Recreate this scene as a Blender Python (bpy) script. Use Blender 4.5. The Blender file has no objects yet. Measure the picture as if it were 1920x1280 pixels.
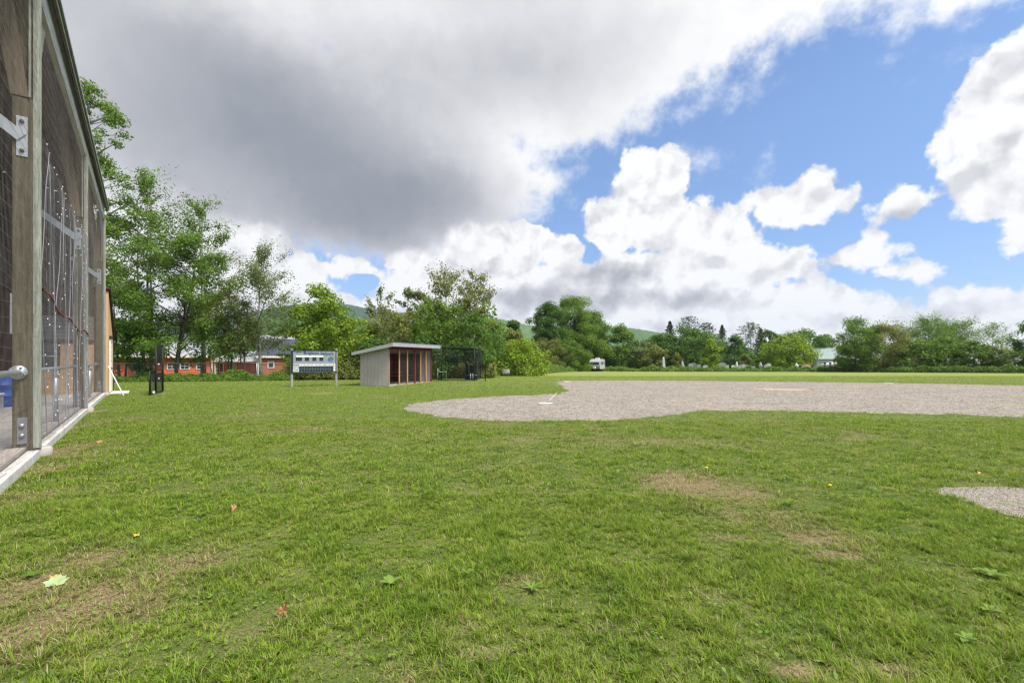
import bpy, bmesh, math, random
import numpy as np
from mathutils import Vector, Matrix
S = bpy.context.scene
COL = S.collection
rng = np.random.default_rng(7)
random.seed(7)
R_ = math.radians
F = 853.0; HZ = 673.0; CH = 1.5       # focal length and horizon of the photograph in its own pixels, eye height

# ------------------------------------------------------------------ camera
cam = bpy.data.cameras.new('camera'); cam.sensor_width = 36; cam.lens = F/1920*36
cam.shift_y = (HZ-640)/1920; cam.clip_start = 0.05; cam.clip_end = 20000
co = bpy.data.objects.new('camera', cam); COL.objects.link(co)
co.location = (0, 0, CH); co.rotation_euler = (R_(90), 0, 0)
S.camera = co

# ------------------------------------------------------------------ terrain height
def gz(y):
    y = np.asarray(y, float)
    d = np.clip(y-34, 0, 90)
    return -0.018*d*np.clip(d/10, 0, 1)
def at(px, Y, py=None):
    x = (px-960)/F*Y
    z = float(gz(Y)) if py is None else CH+(HZ-py)/F*Y
    return Vector((x, Y, z))
def gp(px, py):                        # a point on the level part of the ground
    Y = F*CH/(py-HZ); return ((px-960)/F*Y, Y)

# ------------------------------------------------------------------ numpy value noise
_lat = np.random.default_rng(3).random((256, 256))
def vnoise(x, y, s):
    x = np.asarray(x, float)/s+57.3; y = np.asarray(y, float)/s+91.7
    xi = np.floor(x).astype(int); yi = np.floor(y).astype(int)
    fx = x-xi; fy = y-yi; fx = fx*fx*(3-2*fx); fy = fy*fy*(3-2*fy)
    a = _lat[xi & 255, yi & 255]; b = _lat[(xi+1) & 255, yi & 255]
    c = _lat[xi & 255, (yi+1) & 255]; d = _lat[(xi+1) & 255, (yi+1) & 255]
    return (a*(1-fx)+b*fx)*(1-fy)+(c*(1-fx)+d*fx)*fy
def fbm(x, y, s, o=4):
    t = 0; a = .5
    for k in range(o):
        t = t+a*vnoise(x+k*31.7, y-k*17.3, s); s *= .5; a *= .5
    return t/(1-.5**o)

# ------------------------------------------------------------------ objects
def tag(o, label=None, cat=None, group=None, kind=None):
    if label: o['label'] = label
    if cat: o['category'] = cat
    if group: o['group'] = group
    if kind: o['kind'] = kind
    return o
def empty(name, loc=(0, 0, 0), rz=0.0, label=None, cat=None, group=None):
    o = bpy.data.objects.new(name, None); COL.objects.link(o)
    o.location = loc; o.rotation_euler = (0, 0, rz); o.empty_display_size = .2
    return tag(o, label, cat, group)
def link(name, me, mat=None, parent=None):
    o = bpy.data.objects.new(name, me); COL.objects.link(o)
    if mat: me.materials.append(mat)
    if parent: o.parent = parent
    return o
def fast_mesh(name, V, Q=None, T=None, smooth=False, attrs=None):
    me = bpy.data.meshes.new(name)
    V = np.asarray(V, np.float32); me.vertices.add(len(V)); me.vertices.foreach_set('co', V.ravel())
    idx = []; st = []; n = 0
    if Q is not None and len(Q):
        Q = np.asarray(Q, np.int32); idx.append(Q.ravel()); st.append(np.arange(len(Q))*4); n = len(Q)*4
    if T is not None and len(T):
        T = np.asarray(T, np.int32); idx.append(T.ravel()); st.append(n+np.arange(len(T))*3)
    idx = np.concatenate(idx).astype(np.int32); st = np.concatenate(st).astype(np.int32)
    me.loops.add(len(idx)); me.loops.foreach_set('vertex_index', idx)
    me.polygons.add(len(st)); me.polygons.foreach_set('loop_start', st)
    if smooth: me.polygons.foreach_set('use_smooth', np.ones(len(st), bool))
    for k, a in (attrs or {}).items():
        at_ = me.attributes.new(k, 'FLOAT', 'POINT'); at_.data.foreach_set('value', np.asarray(a, np.float32))
    me.update(calc_edges=True); me.validate()
    return me
class MB:
    def __init__(s): s.v = []; s.f = []; s.sm = []
    def add(s, vs, fs, smooth=False):
        n = len(s.v); s.v += [tuple(v) for v in vs]
        s.f += [[i+n for i in f] for f in fs]; s.sm += [smooth]*len(fs); return s
    def box(s, c, h, rz=0.0, rot=None):
        M = rot if rot is not None else Matrix.Rotation(rz, 3, 'Z')
        vs = [Vector(c)+M @ Vector((sx*h[0], sy*h[1], sz*h[2])) for sx in (-1, 1) for sy in (-1, 1) for sz in (-1, 1)]
        return s.add(vs, [(0, 1, 3, 2), (4, 6, 7, 5), (0, 4, 5, 1), (2, 3, 7, 6), (0, 2, 6, 4), (1, 5, 7, 3)])
    def box2(s, a, b):
        a = Vector(a); b = Vector(b); return s.box((a+b)/2, ((b-a)/2))
    def bar(s, a, b, w, t, up=(0, 0, 1)):
        a = Vector(a); b = Vector(b); d = (b-a); L = d.length; d.normalize()
        u = Vector(up); sd = d.cross(u)
        if sd.length < 1e-4: sd = d.cross(Vector((1, 0, 0)))
        sd.normalize(); u = sd.cross(d)
        return s.box((a+b)/2, (L/2, w/2, t/2), rot=Matrix((d, sd, u)).transposed())
    def tube(s, pts, r, n=6, cap=True):
        pts = [Vector(p) for p in pts]
        rr = r if hasattr(r, '__len__') else [r]*len(pts)
        vs = []; fs = []
        ref = None
        for i, p in enumerate(pts):
            d = (pts[min(i+1, len(pts)-1)]-pts[max(i-1, 0)])
            if d.length < 1e-9: d = Vector((0, 0, 1))
            d.normalize()
            if ref is None or abs(ref.dot(d)) > .95: ref = Vector((1, 0, 0)) if abs(d.x) < .8 else Vector((0, 1, 0))
            a = d.cross(ref).normalized(); b = d.cross(a)
            for k in range(n):
                t = 2*math.pi*k/n; vs.append(p+(a*math.cos(t)+b*math.sin(t))*rr[i])
        for i in range(len(pts)-1):
            for k in range(n):
                fs.append((i*n+k, i*n+(k+1) % n, (i+1)*n+(k+1) % n, (i+1)*n+k))
        if cap: fs += [tuple(range(n)), tuple(range((len(pts)-1)*n, len(pts)*n))]
        return s.add(vs, fs, True)
    def prism(s, poly, axis_from, axis_to):     # poly: list of 3D points, extruded by axis_to-axis_from
        d = Vector(axis_to)-Vector(axis_from); n = len(poly)
        vs = [Vector(p) for p in poly]+[Vector(p)+d for p in poly]
        fs = [tuple(range(n)), tuple(range(2*n-1, n-1, -1))]+[(i, (i+1) % n, n+(i+1) % n, n+i) for i in range(n)]
        return s.add(vs, fs)
    def build(s, name, mat=None, parent=None, bevel=0.0):
        me = bpy.data.meshes.new(name); me.from_pydata(s.v, [], s.f)
        me.polygons.foreach_set('use_smooth', s.sm)
        if bevel:
            bm = bmesh.new(); bm.from_mesh(me)
            bmesh.ops.remove_doubles(bm, verts=bm.verts, dist=1e-5)
            bmesh.ops.recalc_face_normals(bm, faces=bm.faces)
            bmesh.ops.bevel(bm, geom=[e for e in bm.edges if len(e.link_faces) == 2 and e.calc_face_angle(0) > .6], offset=bevel, segments=2, affect='EDGES', profile=.6)
            bm.to_mesh(me); bm.free()
        else:
            bm = bmesh.new(); bm.from_mesh(me); bmesh.ops.recalc_face_normals(bm, faces=bm.faces); bm.to_mesh(me); bm.free()
        me.update(); return link(name, me, mat, parent)
def wires(lines, r, n=3):
    """many polylines -> V, Q of thin tubes (each line an (k,3) array)"""
    V = []; Q = []; off = 0
    for L in lines:
        L = np.asarray(L, float); k = len(L)
        d = np.gradient(L, axis=0); d /= np.linalg.norm(d, axis=1)[:, None]+1e-12
        ref = np.array([.31, .52, .79]); a = np.cross(d, ref); a /= np.linalg.norm(a, axis=1)[:, None]+1e-9
        b = np.cross(d, a)
        rings = [L+r*(a*math.cos(2*math.pi*j/n)+b*math.sin(2*math.pi*j/n)) for j in range(n)]
        V.append(np.stack(rings, 1).reshape(-1, 3))
        i = np.arange(k-1)[:, None]*n
        for j in range(n):
            j2 = (j+1) % n
            Q.append(np.concatenate([i+j, i+j2, i+n+j2, i+n+j], 1)+off)
        off += k*n
    return np.concatenate(V), np.concatenate(Q)

# ------------------------------------------------------------------ materials
class NT:
    def __init__(s, nt): s.t = nt; nt.nodes.clear()
    def n(s, typ, **kw):
        nd = s.t.nodes.new(typ)
        for k, v in kw.items():
            if k == 'ins':
                for a, b in v.items():
                    if hasattr(b, 'is_output') or isinstance(b, bpy.types.NodeSocket): s.t.links.new(b, nd.inputs[a])
                    else: nd.inputs[a].default_value = b
            else: setattr(nd, k, v)
        return nd
    def math(s, op, a, b=None, c=None, clamp=False):
        ins = {0: a}
        if b is not None: ins[1] = b
        if c is not None: ins[2] = c
        return s.n('ShaderNodeMath', operation=op, use_clamp=clamp, ins=ins).outputs[0]
    def vec(s, op, a, b=None, c=None):
        ins = {0: a}
        if b is not None: ins[1] = b
        if c is not None: ins[2] = c
        nd = s.n('ShaderNodeVectorMath', operation=op, ins=ins)
        return nd.outputs['Value'] if op in ('LENGTH', 'DOT_PRODUCT') else nd.outputs[0]
    def mix(s, f, a, b, mode='MIX'):
        nd = s.t.nodes.new('ShaderNodeMix'); nd.data_type = 'RGBA'; nd.blend_type = mode; nd.clamp_factor = True
        for k, v in ((0, f), (6, a), (7, b)):
            if isinstance(v, bpy.types.NodeSocket): s.t.links.new(v, nd.inputs[k])
            else: nd.inputs[k].default_value = v if k == 0 else (*v, 1) if len(v) == 3 else v
        return nd.outputs[2]
    def ramp(s, f, stops, interp='LINEAR'):
        nd = s.n('ShaderNodeValToRGB', ins={0: f}); cr = nd.color_ramp; cr.interpolation = interp
        while len(cr.elements) < len(stops): cr.elements.new(.5)
        for e, (p, c) in zip(cr.elements, stops):
            e.position = p; e.color = (*c, 1) if len(c) == 3 else c
        return nd.outputs[0]
    def mr(s, v, a, b, c, d, typ='LINEAR'):
        return s.n('ShaderNodeMapRange', interpolation_type=typ, clamp=True, ins={0: v, 1: a, 2: b, 3: c, 4: d}).outputs[0]
    def noise(s, vec, scale, detail=4, rough=.55, dim='3D', out=0):
        nd = s.n('ShaderNodeTexNoise', noise_dimensions=dim, ins={'Scale': scale, 'Detail': detail, 'Roughness': rough})
        s.t.links.new(vec, nd.inputs['Vector']); return nd.outputs[out]
def mat_nt(name):
    m = bpy.data.materials.new(name); m.use_nodes = True
    t = NT(m.node_tree); return m, t
def finish(t, col, rough=.8, bump=None, bstr=.3, bdist=.02, metal=0.0, spec=.3, **kw):
    ins = {'Base Color': col if isinstance(col, bpy.types.NodeSocket) else (*col, 1), 'Roughness': rough, 'Metallic': metal, 'Specular IOR Level': spec}
    ins.update(kw)
    p = t.n('ShaderNodeBsdfPrincipled', ins=ins)
    if bump is not None:
        b = t.n('ShaderNodeBump', ins={'Strength': bstr, 'Distance': bdist, 'Height': bump}); t.t.links.new(b.outputs[0], p.inputs['Normal'])
    o = t.n('ShaderNodeOutputMaterial'); t.t.links.new(p.outputs[0], o.inputs[0])
def simple(name, col, rough=.7, var=.25, scale=3.0, stretch=(1, 1, 1), col2=None, metal=0.0, bstr=.25, spec=.3, detail=6, bdist=.01):
    m, t = mat_nt(name)
    tc = t.n('ShaderNodeTexCoord').outputs['Object']
    v = t.vec('MULTIPLY', tc, stretch)
    n1 = t.noise(v, scale, detail, .62); n2 = t.noise(v, scale*7, 3, .6)
    a = tuple(c*(1-var) for c in col); b = tuple(min(1, c*(1+var)) for c in col)
    c = t.mix(t.mr(n1, .3, .7, 0, 1), a, b)
    if col2: c = t.mix(t.mr(n2, .52, .72, 0, .8), c, col2)
    finish(t, c, rough, t.math('ADD', n1, t.math('MULTIPLY', n2, .5)), bstr, bdist, metal, spec)
    return m
def leafmat(name, c1, c2, c3, transl=.42):
    m, t = mat_nt(name)
    g = t.n('ShaderNodeNewGeometry'); oi = t.n('ShaderNodeObjectInfo')
    tc = t.n('ShaderNodeTexCoord').outputs['Object']
    n = t.noise(tc, .55, 3, .6)
    f = t.math('ADD', t.math('MULTIPLY', g.outputs['Random Per Island'], .55), t.math('MULTIPLY', t.mr(n, .3, .7, 0, 1), .45))
    f = t.math('ADD', f, t.math('MULTIPLY', t.math('SUBTRACT', oi.outputs['Random'], .5), .25))
    c = t.ramp(f, [(0.05, c1), (.5, c2), (.95, c3)])
    p = t.n('ShaderNodeBsdfPrincipled', ins={'Base Color': c, 'Roughness': .55, 'Specular IOR Level': .2})
    tr = t.n('ShaderNodeBsdfTranslucent', ins={'Color': t.mix(1.0, c, (1.25, 1.2, .7), 'MULTIPLY')})
    mx = t.n('ShaderNodeMixShader', ins={0: transl, 1: p.outputs[0], 2: tr.outputs[0]})
    o = t.n('ShaderNodeOutputMaterial'); t.t.links.new(mx.outputs[0], o.inputs[0])
    return m
def wood(name, c1, c2, c3, axis='Z', scale=2.0, rough=.85):
    m, t = mat_nt(name)
    tc = t.n('ShaderNodeTexCoord').outputs['Object']
    st = {'Z': (9, 9, .5), 'X': (.5, 9, 9), 'Y': (9, .5, 9)}[axis]
    v = t.vec('MULTIPLY', tc, st)
    n1 = t.noise(v, scale, 6, .65); n2 = t.noise(tc, scale*.6, 4, .6); n3 = t.noise(v, scale*5, 4, .7)
    c = t.ramp(n1, [(.3, c1), (.5, c2), (.7, c3)])
    c = t.mix(t.mr(n2, .45, .7, 0, .55), c, c1)
    c = t.mix(t.mr(n3, .54, .68, 0, .8), c, tuple(x*.38 for x in c1))
    n4 = t.noise(t.vec('MULTIPLY', tc, tuple(x*.5+.6 for x in st)), scale*1.7, 5, .7); c = t.mix(t.mr(n4, .52, .7, 0, .5), c, tuple(min(1, x*1.25) for x in c3))
    finish(t, c, rough, t.math('ADD', n1, n3), .7, .015, 0, .2)
    return m
M = {}
M['post'] = wood('treated_timber', (.058, .048, .030), (.108, .094, .060), (.170, .152, .104))
M['brace'] = wood('brown_timber', (.10, .075, .05), (.16, .125, .085), (.22, .18, .13))
M['batten'] = wood('pale_batten', (.20, .215, .18), (.29, .305, .26), (.40, .41, .36))
M['siding'] = wood('weathered_siding', (.035, .026, .022), (.075, .055, .046), (.13, .105, .09))
M['darkboard'] = wood('dark_red_board', (.03, .014, .010), (.055, .027, .02), (.09, .05, .037))
M['deck'] = wood('roof_deck_board', (.038, .029, .024), (.075, .058, .049), (.13, .108, .095), 'X')
M['sill'] = wood('sill_timber', (.30, .25, .22), (.40, .35, .32), (.50, .46, .42), 'X')
M['fascia'] = wood('grey_fascia', (.38, .38, .38), (.46, .46, .46), (.55, .55, .55), 'X')
M['kerb'] = simple('kerb_concrete', (.60, .58, .54), .9, .22, 4, col2=(.33, .30, .25))
M['slab'] = simple('slab_concrete', (.40, .37, .34), .9, .15, 1.5, col2=(.3, .28, .26))
M['block'] = simple('grey_block', (.17, .165, .165), .9, .2, 3, col2=(.10, .1, .1))
M['tan'] = wood('tan_panel', (.40, .24, .14), (.50, .32, .19), (.58, .39, .25))
M['tanwall'] = simple('tan_wall', (.60, .40, .22), .8, .07, 2)
M['galv'] = simple('galvanised_steel', (.50, .53, .57), .42, .12, 12, metal=.7, spec=.5)
M['rust'] = simple('rusty_bolt', (.09, .07, .06), .7, .3, 30, metal=.3)
M['wire'] = simple('fence_wire', (.22, .19, .175), .6, .3, 5, metal=.2)
M['net'] = simple('old_net', (.24, .24, .26), .8, .2, 5)
M['speck'] = simple('white_clip', (.8, .8, .8), .5, .05, 5)
M['rope'] = simple('red_rope', (.22, .06, .05), .8, .3, 5)
M['white'] = simple('white_paint', (.74, .74, .73), .55, .06, 3)
M['cream'] = simple('cream_paint', (.75, .70, .45), .55, .06, 3)
M['trim_dark'] = simple('dark_trim', (.06, .03, .03), .6, .2, 5)
M['roofmetal'] = simple('roof_metal', (.42, .43, .46), .45, .12, 3, metal=.35)
M['bluebin'] = simple('blue_plastic', (.02, .09, .38), .4, .1, 3, spec=.5)
M['black'] = simple('black_metal', (.018, .018, .02), .5, .2, 4)
M['blacknet'] = simple('black_net', (.016, .018, .02), .8, .2, 4)
M['glass'] = simple('dark_glass', (.03, .035, .04), .12, .3, 2, spec=.6, bstr=0)
M['t111'] = wood('grey_plank_siding', (.42, .365, .335), (.48, .42, .39), (.54, .48, .445))
M['maroon'] = wood('maroon_paint', (.13, .022, .025), (.18, .035, .036), (.24, .06, .055))
M['studwood'] = wood('fresh_stud', (.34, .19, .09), (.44, .27, .13), (.53, .35, .19))
M['whitewash'] = wood('whitewashed_fascia', (.25, .26, .30), (.33, .34, .38), (.42, .42, .46), 'Y')
M['red'] = wood('red_clapboard', (.58, .125, .05), (.68, .165, .065), (.74, .20, .09), 'X', .5)
M['brick'] = simple('red_brick', (.36, .11, .07), .85, .15, 4)
M['slate'] = simple('slate_metal_roof', (.055, .062, .09), .5, .15, 1.0, metal=.2)
M['greyroof'] = simple('pale_metal_roof', (.33, .34, .36), .5, .1, 1.0, metal=.2)
M['greendoor'] = simple('grey_door', (.35, .38, .38), .6, .08, 2)
M['board'] = simple('scoreboard_grey', (.25, .275, .29), .6, .07, 2)
M['panelblack'] = simple('number_panel', (.014, .03, .04), .5, .15, 6)
M['bluepaint'] = simple('navy_lettering', (.02, .045, .15), .6, .1, 5)
M['lake'] = simple('lake_blue', (.02, .12, .42), .6, .1, 5)
M['pinegreen'] = simple('pine_green', (.02, .09, .035), .6, .1, 5)
M['greyboard'] = wood('grey_post', (.22, .22, .23), (.30, .30, .31), (.38, .38, .38))
M['stone'] = simple('grey_stone', (.30, .30, .31), .8, .15, 4, col2=(.3, .3, .3))
M['palestone'] = simple('pale_stone', (.52, .52, .50), .8, .1, 4)
M['darkstone'] = simple('dark_stone', (.2, .2, .22), .5, .15, 4)
M['palegreen'] = simple('pale_green_siding', (.37, .41, .375), .7, .06, 2)
M['greenroof'] = simple('green_grey_roof', (.22, .275, .265), .6, .1, 1.5)
M['bark'] = wood('bark', (.045, .035, .028), (.085, .07, .058), (.13, .115, .10))
M['palebark'] = wood('pale_bark', (.16, .15, .13), (.26, .25, .22), (.36, .35, .31))
M['l_dark'] = leafmat('dark_foliage', (0.048, 0.103, 0.022), (0.088, 0.173, 0.032), (0.151, 0.260, 0.046))
M['l_mid'] = leafmat('green_foliage', (0.072, 0.136, 0.022), (0.127, 0.221, 0.032), (0.202, 0.306, 0.047))
M['l_bright'] = leafmat('bright_foliage', (0.127, 0.201, 0.019), (0.202, 0.301, 0.027), (0.305, 0.400, 0.047), .35)
M['l_olive'] = leafmat('olive_foliage', (0.116, 0.146, 0.035), (0.182, 0.214, 0.054), (0.259, 0.275, 0.074))
M['l_grey'] = leafmat('grey_green_foliage', (0.105, 0.146, 0.050), (0.163, 0.207, 0.076), (0.240, 0.275, 0.106))
M['l_pine'] = leafmat('needle_foliage', (0.037, 0.069, 0.029), (0.067, 0.104, 0.043), (0.105, 0.146, 0.059), .12)
M['l_weed'] = leafmat('weed_leaf', (.12, .21, .03), (.19, .29, .05), (.26, .36, .09), .3)
# ------------------------------------------------------------------ sky
SUN_EL, SUN_AZ = R_(58), R_(120)        # azimuth from +Y towards +X: high, behind the camera
w = bpy.data.worlds.new('World'); S.world = w; w.use_nodes = True
t = NT(w.node_tree)
dirv = t.n('ShaderNodeTexCoord').outputs['Generated']
sx = t.n('ShaderNodeSeparateXYZ', ins={0: dirv})
az = t.math('ARCTAN2', sx.outputs[0], sx.outputs[1]); el = t.math('ARCSINE', sx.outputs[2])
P0 = t.n('ShaderNodeCombineXYZ', ins={0: az, 1: el, 2: 0.0}).outputs[0]
nish = t.n('ShaderNodeTexSky', sky_type='NISHITA', sun_disc=False, sun_elevation=SUN_EL, sun_rotation=SUN_AZ, air_density=1.0, dust_density=.3, ozone_density=2.0)
# turbulence: soft fractal warp and cauliflower billows
wn = t.n('ShaderNodeTexNoise', ins={'Scale': 9.0, 'Detail': 6, 'Roughness': .6}); t.t.links.new(dirv, wn.inputs['Vector'])
warp = t.vec('MULTIPLY', t.vec('SUBTRACT', wn.outputs['Color'], (.5, .5, .5)), (.05, .04, 0))
P = t.vec('ADD', P0, warp)
def billow(vec):
    vo = t.n('ShaderNodeTexVoronoi', voronoi_dimensions='2D', feature='SMOOTH_F1', ins={'Scale': 13.0, 'Detail': 2.0, 'Roughness': .5, 'Lacunarity': 2.2, 'Smoothness': .6}, normalize=True)
    t.t.links.new(vec, vo.inputs['Vector'])
    return t.math('SUBTRACT', 1.0, vo.outputs['Distance'])
wn2 = t.n('ShaderNodeTexNoise', ins={'Scale': 30.0, 'Detail': 4, 'Roughness': .6}); t.t.links.new(dirv, wn2.inputs['Vector'])
PB = t.vec('ADD', P, t.vec('MULTIPLY', t.vec('SUBTRACT', wn2.outputs['Color'], (.5, .5, .5)), (.03, .03, 0)))
b0 = billow(PB)
fine = t.noise(dirv, 22, 7, .62)
def ang(px, py, rx, ry):
    a = math.atan((px-960)/F); e = math.atan((HZ-py)/F*math.cos(a))
    return a, e, rx/F*math.cos(a)**2, ry/F*math.cos(a)*math.cos(e)**2
def field(vec, blobs, k=.03):
    """signed distance-like union of ellipses given in photo pixels or (az, el, ra, re) with a leading 'a'"""
    acc = None
    for b in blobs:
        a, e, ra, re = b[1:5] if b[0] == 'a' else ang(*b[:4])
        q = t.vec('MULTIPLY_ADD', vec, (1/ra, 1/re, 0), (-a/ra, -e/re, 0))
        d = t.math('MULTIPLY_ADD', t.vec('LENGTH', q), -min(ra, re), min(ra, re))
        acc = d if acc is None else t.math('SMOOTH_MAX', acc, d, k)
    return acc
grey = [(200, 150, 760, 370), (560, 265, 420, 215), (760, 350, 250, 130), (850, 330, 220, 130), (680, 405, 270, 95), (960, 130, 430, 185), (1230, 40, 330, 140), (1520, -30, 300, 100), (1830, -70, 280, 110),
        (1090, 190, 110, 80), (930, 330, 120, 70), (960, -500, 1600, 480), (650, -120, 900, 260), ('a', 0, 1.35, 2.2, .45), ('a', 2.2, .75, .8, .5), ('a', -2.2, .7, .8, .5), ('a', 3.0, .3, .5, .3), ('a', -1.45, .5, .4, .5), ('a', 1.7, .3, .45, .2)]
cumu = [(1222, 360, 72, 82), (1160, 420, 66, 52), (1255, 420, 80, 60), (1320, 455, 92, 62), (1400, 500, 84, 44), (1220, 515, 290, 46), (890, 450, 96, 54), (995, 462, 46, 42), (1052, 478, 44, 32),
        (900, 540, 190, 62), (1100, 570, 260, 60), (768, 492, 38, 36), (610, 508, 82, 26), (560, 525, 85, 45), (440, 440, 110, 110), (750, 545, 56, 30), (610, 575, 130, 26), (640, 620, 420, 55), (200, 560, 420, 130),
        (1500, 382, 72, 38), (1428, 366, 30, 20), (1525, 350, 38, 24), (1592, 484, 60, 27), (1622, 464, 28, 22), (1688, 508, 44, 12), (1712, 380, 50, 17), (1752, 368, 30, 16),
        (1890, 190, 84, 110), (1845, 330, 86, 76), (1805, 250, 46, 62), (1960, 250, 110, 200), (1530, 548, 62, 28), (1560, 572, 110, 34), (1660, 590, 60, 30), (1760, 592, 90, 36), (1890, 580, 110, 34), (1400, 595, 220, 60), (960, 620, 420, 60), (1650, 645, 640, 46), (2300, 560, 400, 70)]
wisp = [(1312, 315, 48, 42), (1432, 290, 34, 28), (1270, 290, 40, 26), (1370, 190, 60, 28), (1690, 75, 60, 34), (1210, 250, 14, 16), (1010, 380, 30, 40), (1060, 365, 50, 26), (1420, 325, 50, 30), (1770, 110, 70, 24)]
hole = [(683, 528, 34, 18), (1040, 300, 16, 20), (1005, 398, 26, 26)]
nf = t.math('SUBTRACT', fine, .5)
dG = t.math('ADD', field(P, grey, .05), t.math('MULTIPLY', nf, .11))
PC = t.vec('ADD', P0, t.vec('MULTIPLY', warp, (.65, .65, 0)))
dC = t.math('ADD', field(PC, cumu, .006), t.math('ADD', t.math('MULTIPLY', t.math('SUBTRACT', b0, .62), .085), t.math('MULTIPLY', nf, .055)))
dC = t.math('SUBTRACT', dC, t.math('MULTIPLY', t.math('MAXIMUM', field(P0, hole, .01), 0.0), 3.0))
dW = t.math('ADD', field(P, wisp, .02), t.math('MULTIPLY', nf, .20))
aG = t.mr(dG, -.012, .05, 0, 1, 'SMOOTHSTEP'); aC = t.mr(dC, -.003, .011, 0, 1, 'SMOOTHSTEP'); aW = t.mr(dW, -.006, .10, 0, .75, 'SMOOTHSTEP')
alpha = t.math('MAXIMUM', t.math('MAXIMUM', aG, aC), aW)
# brightness of the clouds: thick grey bases, sunlit heads
def soft(blobs, vec):
    acc = None
    for (px, py, rx, ry, amt) in blobs:
        a, e, ra, re = ang(px, py, rx, ry)
        q = t.vec('MULTIPLY_ADD', vec, (1/ra, 1/re, 0), (-a/ra, -e/re, 0))
        g = t.mr(t.vec('LENGTH', q), 0, 1, amt, 0, 'SMOOTHSTEP')
        acc = g if acc is None else t.math('ADD', acc, g)
    return acc
darkG = soft([(620, 280, 520, 320, .45), (780, 410, 340, 150, .36), (560, 420, 300, 110, .16), (330, 230, 460, 280, .14), (980, 120, 360, 230, .20), (350, 20, 800, 220, .10), (700, -300, 1200, 400, .2)], t.vec('ADD', P0, t.vec('MULTIPLY', warp, (2.6, 2.6, 0))))
darkC = soft([(1150, 512, 150, 34, .42), (1090, 560, 190, 42, .40), (965, 572, 90, 46, .32), (1300, 560, 150, 40, .22), (1290, 610, 160, 30, .20), (1560, 600, 120, 26, .14), (1880, 290, 70, 90, .10), (1600, 490, 60, 26, .10), (700, 560, 60, 26, .14), (1690, 400, 60, 20, .12), (880, 500, 120, 30, .14), (1760, 590, 160, 26, .10)], t.vec('ADD', P0, t.vec('MULTIPLY', warp, (1.6, 1.6, 0))))
def puff(vec):
    return t.math('ADD', t.noise(vec, 12, 3, .5), t.math('MULTIPLY', t.noise(vec, 34, 3, .5), .35))
PP = t.vec('ADD', P, t.vec('MULTIPLY', t.vec('SUBTRACT', wn2.outputs['Color'], (.5, .5, .5)), (.02, .02, 0)))
relief = t.mr(t.math('SUBTRACT', puff(PP), puff(t.vec('ADD', PP, (-.010, .022, 0)))), -.2, .2, -.27, .16)
n_lo = t.noise(dirv, 3.6, 4, .5)
gB = t.math('SUBTRACT', t.math('ADD', .80, t.math('MULTIPLY', t.math('SUBTRACT', n_lo, .5), .34)), darkG)
low = t.mr(el, .02, .24, .05, 0)
cB = t.math('SUBTRACT', t.math('ADD', t.math('ADD', 1.03, low), relief), t.math('MULTIPLY', darkC, t.mr(n_lo, .3, .65, .85, 1.55)))
edge = t.mr(dG, .0, .17, .26, 0)
gB = t.math('ADD', gB, edge)
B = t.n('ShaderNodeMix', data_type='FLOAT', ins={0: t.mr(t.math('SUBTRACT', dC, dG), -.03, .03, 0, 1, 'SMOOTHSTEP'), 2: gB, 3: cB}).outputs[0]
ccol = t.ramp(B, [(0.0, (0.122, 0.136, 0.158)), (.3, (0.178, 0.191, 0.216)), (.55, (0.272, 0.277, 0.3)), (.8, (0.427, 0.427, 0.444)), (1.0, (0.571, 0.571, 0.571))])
sky = t.mix(1.0, t.vec('MULTIPLY', nish.outputs[0], (.099, .099, .099)), (.88, .97, 1.08), 'MULTIPLY')
# low sky pales towards the horizon
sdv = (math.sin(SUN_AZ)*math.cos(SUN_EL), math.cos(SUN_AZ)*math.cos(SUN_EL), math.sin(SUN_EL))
fill_glow = t.mr(t.vec('DOT_PRODUCT', dirv, sdv), .45, 1.0, 1.0, 2.6, 'SMOOTHSTEP')   # cloud brightened around the sun, added as fill light from behind camera
gl3 = t.n('ShaderNodeCombineXYZ', ins={0: fill_glow, 1: fill_glow, 2: fill_glow}).outputs[0]
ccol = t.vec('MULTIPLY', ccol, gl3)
sky = t.mix(t.mr(el, .05, .42, 1, 0), sky, t.mix(1.0, sky, (.62, .67, .80), 'MULTIPLY'))
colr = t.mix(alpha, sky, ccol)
colr = colr
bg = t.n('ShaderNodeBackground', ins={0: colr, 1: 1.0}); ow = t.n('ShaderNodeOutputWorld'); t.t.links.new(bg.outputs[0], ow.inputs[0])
w.cycles.sampling_method = 'MANUAL'; w.cycles.sample_map_resolution = 512

sun = bpy.data.lights.new('sun', 'SUN'); sun.energy = 2.9; sun.angle = R_(12); sun.color = (1, .95, .87)
so = bpy.data.objects.new('sun', sun); COL.objects.link(so)
sd = Vector((math.sin(SUN_AZ)*math.cos(SUN_EL), math.cos(SUN_AZ)*math.cos(SUN_EL), math.sin(SUN_EL)))
so.rotation_euler = sd.to_track_quat('Z', 'Y').to_euler(); so.location = sd*60

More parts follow.
